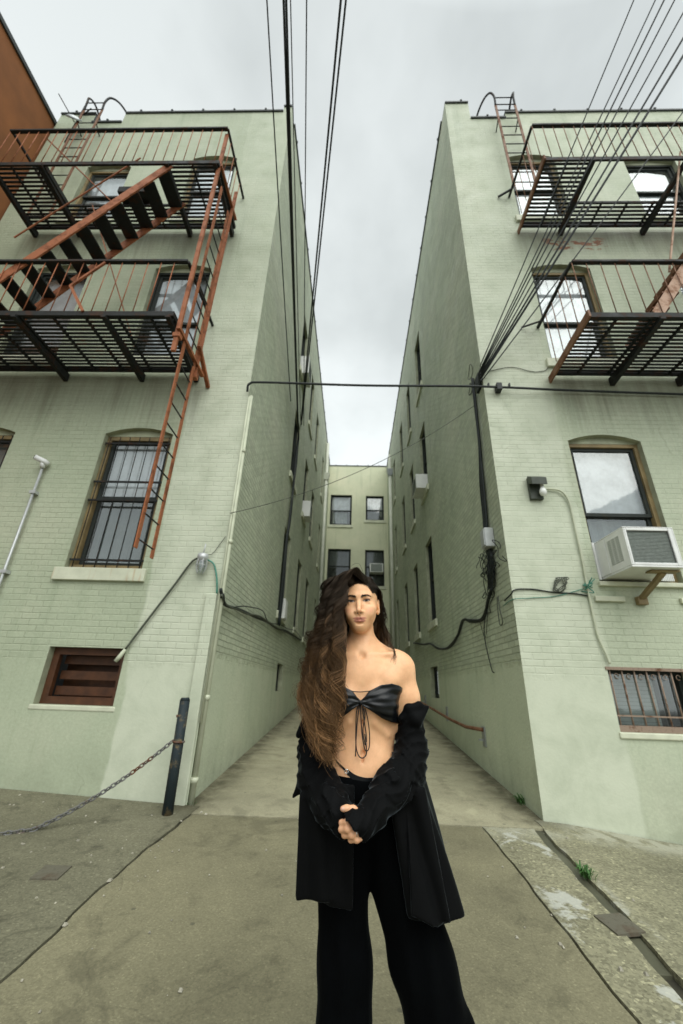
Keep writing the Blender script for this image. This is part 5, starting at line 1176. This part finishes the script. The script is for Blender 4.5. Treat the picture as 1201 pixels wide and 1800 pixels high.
# bandeau: a thin shell over the chest between two curves, gathered at the knot
bx, by, bz = np.arange(-.125, .200, .0028), np.arange(1.60, 1.87, .0028), np.arange(1.155, 1.345, .0028)
T = SDF(bx, by, bz); X, Y, Z = np.meshgrid(bx, by, bz, indexing='ij'); trunk(T); bd = T.V.astype(float)
kx = .034; dx = np.abs(X - kx); top = np.interp(X - kx, [-.15, -.11, -.06, -.03, -.012, 0, .012, .03, .075, .115, .145, .17], [1.285, 1.300, 1.302, 1.289, 1.268, 1.258, 1.268, 1.290, 1.312, 1.318, 1.312, 1.300])
bot = np.interp(X - kx, [-.15, -.11, -.07, -.035, -.012, 0, .012, .035, .08, .12, .15, .17], [1.175, 1.180, 1.196, 1.222, 1.238, 1.244, 1.238, 1.226, 1.200, 1.186, 1.178, 1.175])
vv = (Z - bot) / np.maximum(top - bot, .01); ang = (vv - .5) * np.clip(dx / .05, .25, 1.4)
fold = .0042 * np.sin(vv * 15 + 5.5 * dx / .1 + .6 * np.sin(dx * 40)) * np.exp(-dx / .10) * np.clip(dx / .014, .4, 1) + .0018 * np.sin(vv * 31 - dx * 45)
sh = np.abs(bd - .0075 - .005 * np.exp(-dx / .012) - fold * .55) - .0042
T.V = np.maximum(np.maximum(np.maximum(sh, (Z - top)), bot - Z), X - .196).astype(np.float32)
Pt, Ft = T.mesh(); top_ = raw('bandeau_top', relax(Pt, Ft, 2), Ft, M['satin'], body, True)
yk = surf(kx, 1.25) - .012; sf = lambda x, z: surf(x, z) - .0045
mb = MB(); mb.tube(smooth([(kx - .040, sf(kx - .040, 1.286) - .006, 1.287), (kx, sf(kx, 1.286) - .006, 1.286), (kx + .040, sf(kx + .040, 1.290) - .006, 1.291)], 6), .0016, 6)
def loop(pts): mb.tube(smooth([(x, min(sf(x, z), yk + .006) - (.002 * (i % 2)), z) for i, (x, z) in enumerate(pts)], 7), .0019, 6)
loop([(.030, 1.252), (.020, 1.22), (.018, 1.17), (.020, 1.11), (.030, 1.082), (.043, 1.076), (.055, 1.086), (.056, 1.11), (.050, 1.15)]); loop([(.034, 1.250), (.036, 1.20), (.040, 1.15), (.050, 1.105), (.059, 1.098), (.066, 1.112), (.067, 1.15), (.060, 1.20), (.050, 1.232)])
loop([(.032, 1.250), (.024, 1.20), (.020, 1.14), (.018, 1.080)]); loop([(.040, 1.245), (.046, 1.20), (.055, 1.15), (.056, 1.125)]); loop([(.038, 1.248), (.050, 1.21), (.043, 1.16), (.052, 1.115)])
obj('tie_string', mb, M['cord'], top_)
mb = MB(); mb.lathe([(.001, -.007), (.008, -.004), (.009, .003), (.001, .007)], (kx, yk - .004, 1.250), 10, (0, -1, .2)); obj('knot', mb, M['satin'], top_)
mb = MB(); z_ = 1.118; mb.lathe([(.001, -.003), (.0025, 0), (.001, .003)], (.0565, sf(.0565, z_) - .002, z_), 8); obj('bead', mb, M['silver'], top_)
# briefs band with side strap
mb = MB()
def band(pts, w):
    P = smooth([(x, surf(x, z) - .0035, z) for x, z in pts], 6); mb_ = []
    for a, b in zip(P, P[1:]):
        for (ta, tb) in (((0, 0, w / 2), (0, 0, -w / 2)),): mb.hexa([a + (0, 0, -w / 2), b + (0, 0, -w / 2), b + (0, .004, -w / 2), a + (0, .004, -w / 2), a + (0, 0, w / 2), b + (0, 0, w / 2), b + (0, .004, w / 2), a + (0, .004, w / 2)])
band([(-.072, 1.080), (-.045, 1.055), (-.015, 1.035)], .008); band([(-.010, 1.031), (.02, 1.015), (.06, 1.008), (.105, 1.012)], .018)
br = obj('briefs', mb, M['satin'], body)
mb = MB(); x_, z_ = -.012, 1.033; mb.tube([(x_ + .006 * math.cos(t), surf(x_, z_) - .005, z_ + .006 * math.sin(t)) for t in np.linspace(0, 6.28, 16)], .0014, 6); obj('strap_ring', mb, M['silver'], br)
# trousers
W_ = SDF(np.arange(-.30, .50, .008), np.arange(1.52, 1.98, .008), np.arange(PZ - .02, 1.07, .008))
W_.ell((.04, 1.766, .965), (.174, .128, .115), .05)
fx, fl_ = (.02, 1.76), (.36, 1.78)
W_.cap((-.025, 1.765, .90), (-.005, 1.76, .50), .088, .080, .05); W_.cap((-.005, 1.76, .50), (.0, 1.75, PZ + .05), .080, .105, .05)
W_.cap((.115, 1.765, .90), (.245, 1.765, .50), .092, .094, .05); W_.cap((.245, 1.765, .50), (.375, 1.76, PZ + .05), .094, .120, .05)
Xw, Yw, Zw = np.meshgrid(*W_.ax, indexing='ij', sparse=True)
hem = 1.004 + .035 * np.clip(-(Xw - .04) / .16, 0, 1) + .055 * np.clip((Yw - 1.69) / .08, 0, 1) + .04 * np.clip((Xw - .06) / .12, 0, 1) + .012
W_.V += (.004 * np.sin(Xw * 95 + 1.5 * np.sin(Zw * 11)) * np.clip((1.0 - Zw) * 3, 0, 1)).astype(np.float32)
W_.V = np.maximum(np.maximum(W_.V, Zw - hem), (PZ - .004) - Zw).astype(np.float32)
Pw, Fw = W_.mesh(); raw('trousers', relax(Pw, Fw, 2), Fw, M['wool'], body, True)
for cx in (.0, .375):
    mb = MB(); mb.tube(smooth([(cx, 1.80, PZ + .05), (cx, 1.70, PZ + .045), (cx, 1.62, PZ + .03), (cx, 1.585, PZ + .022)], 4), [.04] * 9 + [.036, .030, .022, .012], 12); obj('shoe', mb, M['satin'], body)
# coat: sleeves slipped to the elbows, wide skirts
Kx, Ky, Kz = np.arange(-.26, .42, .0052), np.arange(1.44, 1.98, .0052), np.arange(.60, 1.30, .0052)
K = SDF(Kx, Ky, Kz)
K.chain([((.222, 1.742, 1.205), .050), ((.226, 1.735, 1.10), .058), ((.205, 1.70, 1.04), .062), ((.135, 1.625, .995), .060), ((.075, 1.55, .945), .045), ((.040, 1.514, .920), .037), ((.012, 1.500, .925), .036)], .02)
K.chain([((-.128, 1.742, 1.19), .052), ((-.134, 1.74, 1.08), .058), ((-.115, 1.695, 1.0), .068), ((-.06, 1.61, .94), .056), ((-.015, 1.548, .920), .040), ((.020, 1.530, .915), .032)], .02)
X, Y, Z = np.meshgrid(Kx, Ky, Kz, indexing='ij', sparse=True)
cuff = np.where((Y < 1.514) & (X < .06) & (Z < .985), .5705 - .79 * X - .61 * Z, -1.0); K.V = np.maximum(K.V, cuff.astype(np.float32))
# crosswise gathers on the sleeves
ph1 = X * 46 + Z * 66 - Y * 30 + 2.4 * np.sin(X * 27 + Y * 21 + Z * 9) ; ph2 = Z * 74 - X * 58 + 2.0 * np.sin(Y * 31 + X * 17)
rid = .0115 * (1 - np.abs(np.sin(ph1 * .95))) ** 1.7 * (.5 + .5 * np.sin(X * 23 + Z * 15 + 1)) + .0075 * (1 - np.abs(np.sin(ph2 * 1.05))) ** 2
K.V = np.where(K.V < .3, K.V - rid + .004, K.V).astype(np.float32)
cx = .065 + .05 * np.clip((1.0 - Z) / .35, 0, 1); rx = .195 + .055 * np.clip((1.05 - Z) / .4, 0, 1); ry = .135 + .03 * np.clip((1.05 - Z) / .4, 0, 1)
ex, ey = (X - cx) / rx, (Y - 1.765) / ry; th = np.arctan2(ey, ex); rr_ = np.sqrt(ex ** 2 + ey ** 2)
shell = np.abs((rr_ - 1 - .055 * np.sin(th * 9 + 1.4 * np.sin(Z * 7)) * np.clip((1.12 - Z) / .3, 0, 1)) * .16) - .0065
frontgap = np.maximum(-(Y - 1.755), 0) * 0 + np.where((X > .02 - .10 * np.clip((.9 - Z) / .3, -.6, 1) * 0) & (X < .19) & (Y < 1.74), .05, -1.)
hemz = .668 + .022 * np.clip((.1 - X) / .25, 0, 1) - .028 * np.clip((X - .2) / .12, 0, 1) + .006 * np.sin(X * 40)
skirt = np.maximum(np.maximum(shell, hemz - Z), np.maximum(Z - (1.10 - .10 * np.clip((1.74 - Y) / .1, 0, 1)), frontgap))
K.V = SDF.smin(K.V, skirt.astype(np.float32), .012)
# front panels that hang over the thighs, below the arms
def slab(x0, x1, y0, y1, z0, z1, r, sx=0.0):
    cxx, cyy, czz = (x0 + x1) / 2, (y0 + y1) / 2, (z0 + z1) / 2
    def fn(X, Y, Z):
        Xs = X - sx * (czz - Z); qx, qy, qz = np.abs(Xs - cxx) - (x1 - x0) / 2 + r, np.abs(Y - cyy - .008 * np.sin(Xs * 70 + Z * 6)) - (y1 - y0) / 2 + r, np.abs(Z - czz) - (z1 - z0) / 2 + r
        return np.sqrt(np.maximum(qx, 0) ** 2 + np.maximum(qy, 0) ** 2 + np.maximum(qz, 0) ** 2) + np.minimum(np.maximum(np.maximum(qx, qy), qz), 0) - r
    K.add(fn, (x0 - .1, y0, z0), (x1 + .1, y1, z1), .012)
slab(-.165, -.03, 1.625, 1.645, .69, .97, .008, .03); slab(.155, .285, 1.635, 1.655, .655, 1.0, .008, .17)
# turned-back lapels at the elbows
K.cap((.215, 1.70, 1.235), (.290, 1.712, 1.243), .020, .004, .012); K.cap((.240, 1.70, 1.20), (.290, 1.715, 1.238), .030, .004, .012); K.cap((.185, 1.70, 1.20), (.255, 1.705, 1.250), .012, .012, .015)
K.cap((-.165, 1.70, 1.175), (-.190, 1.69, 1.135), .022, .012, .015); K.cap((-.165, 1.69, .985), (-.195, 1.69, .945), .018, .006, .015)
# leave room for the belly and the bare upper arms
Bs = B.sample(np.stack(np.broadcast_arrays(X, Y, Z), -1).reshape(-1, 3)).reshape(K.V.shape) if False else None
Pk, Fk = K.mesh(); raw('velvet_coat', relax(Pk, Fk, 2, .4), Fk, M['velvet'], body, True)
# rings
mb = MB()
for c, d in (((.006, 1.4925, .9305), (1, .15, .12)), ((.012, 1.489, .9165), (1, .2, .15)), ((.022, 1.4905, .9025), (1, .2, .2))):
    d = np.array(d) / np.linalg.norm(d); u = np.cross(d, (0, 1, 0)); u /= np.linalg.norm(u); w = np.cross(d, u); mb.tube([np.array(c) + .0103 * (math.cos(t) * u + math.sin(t) * w) for t in np.linspace(0, 6.28, 20)], .0013, 6)
obj('finger_ring', mb, M['silver'], body)

person.location.z += .010
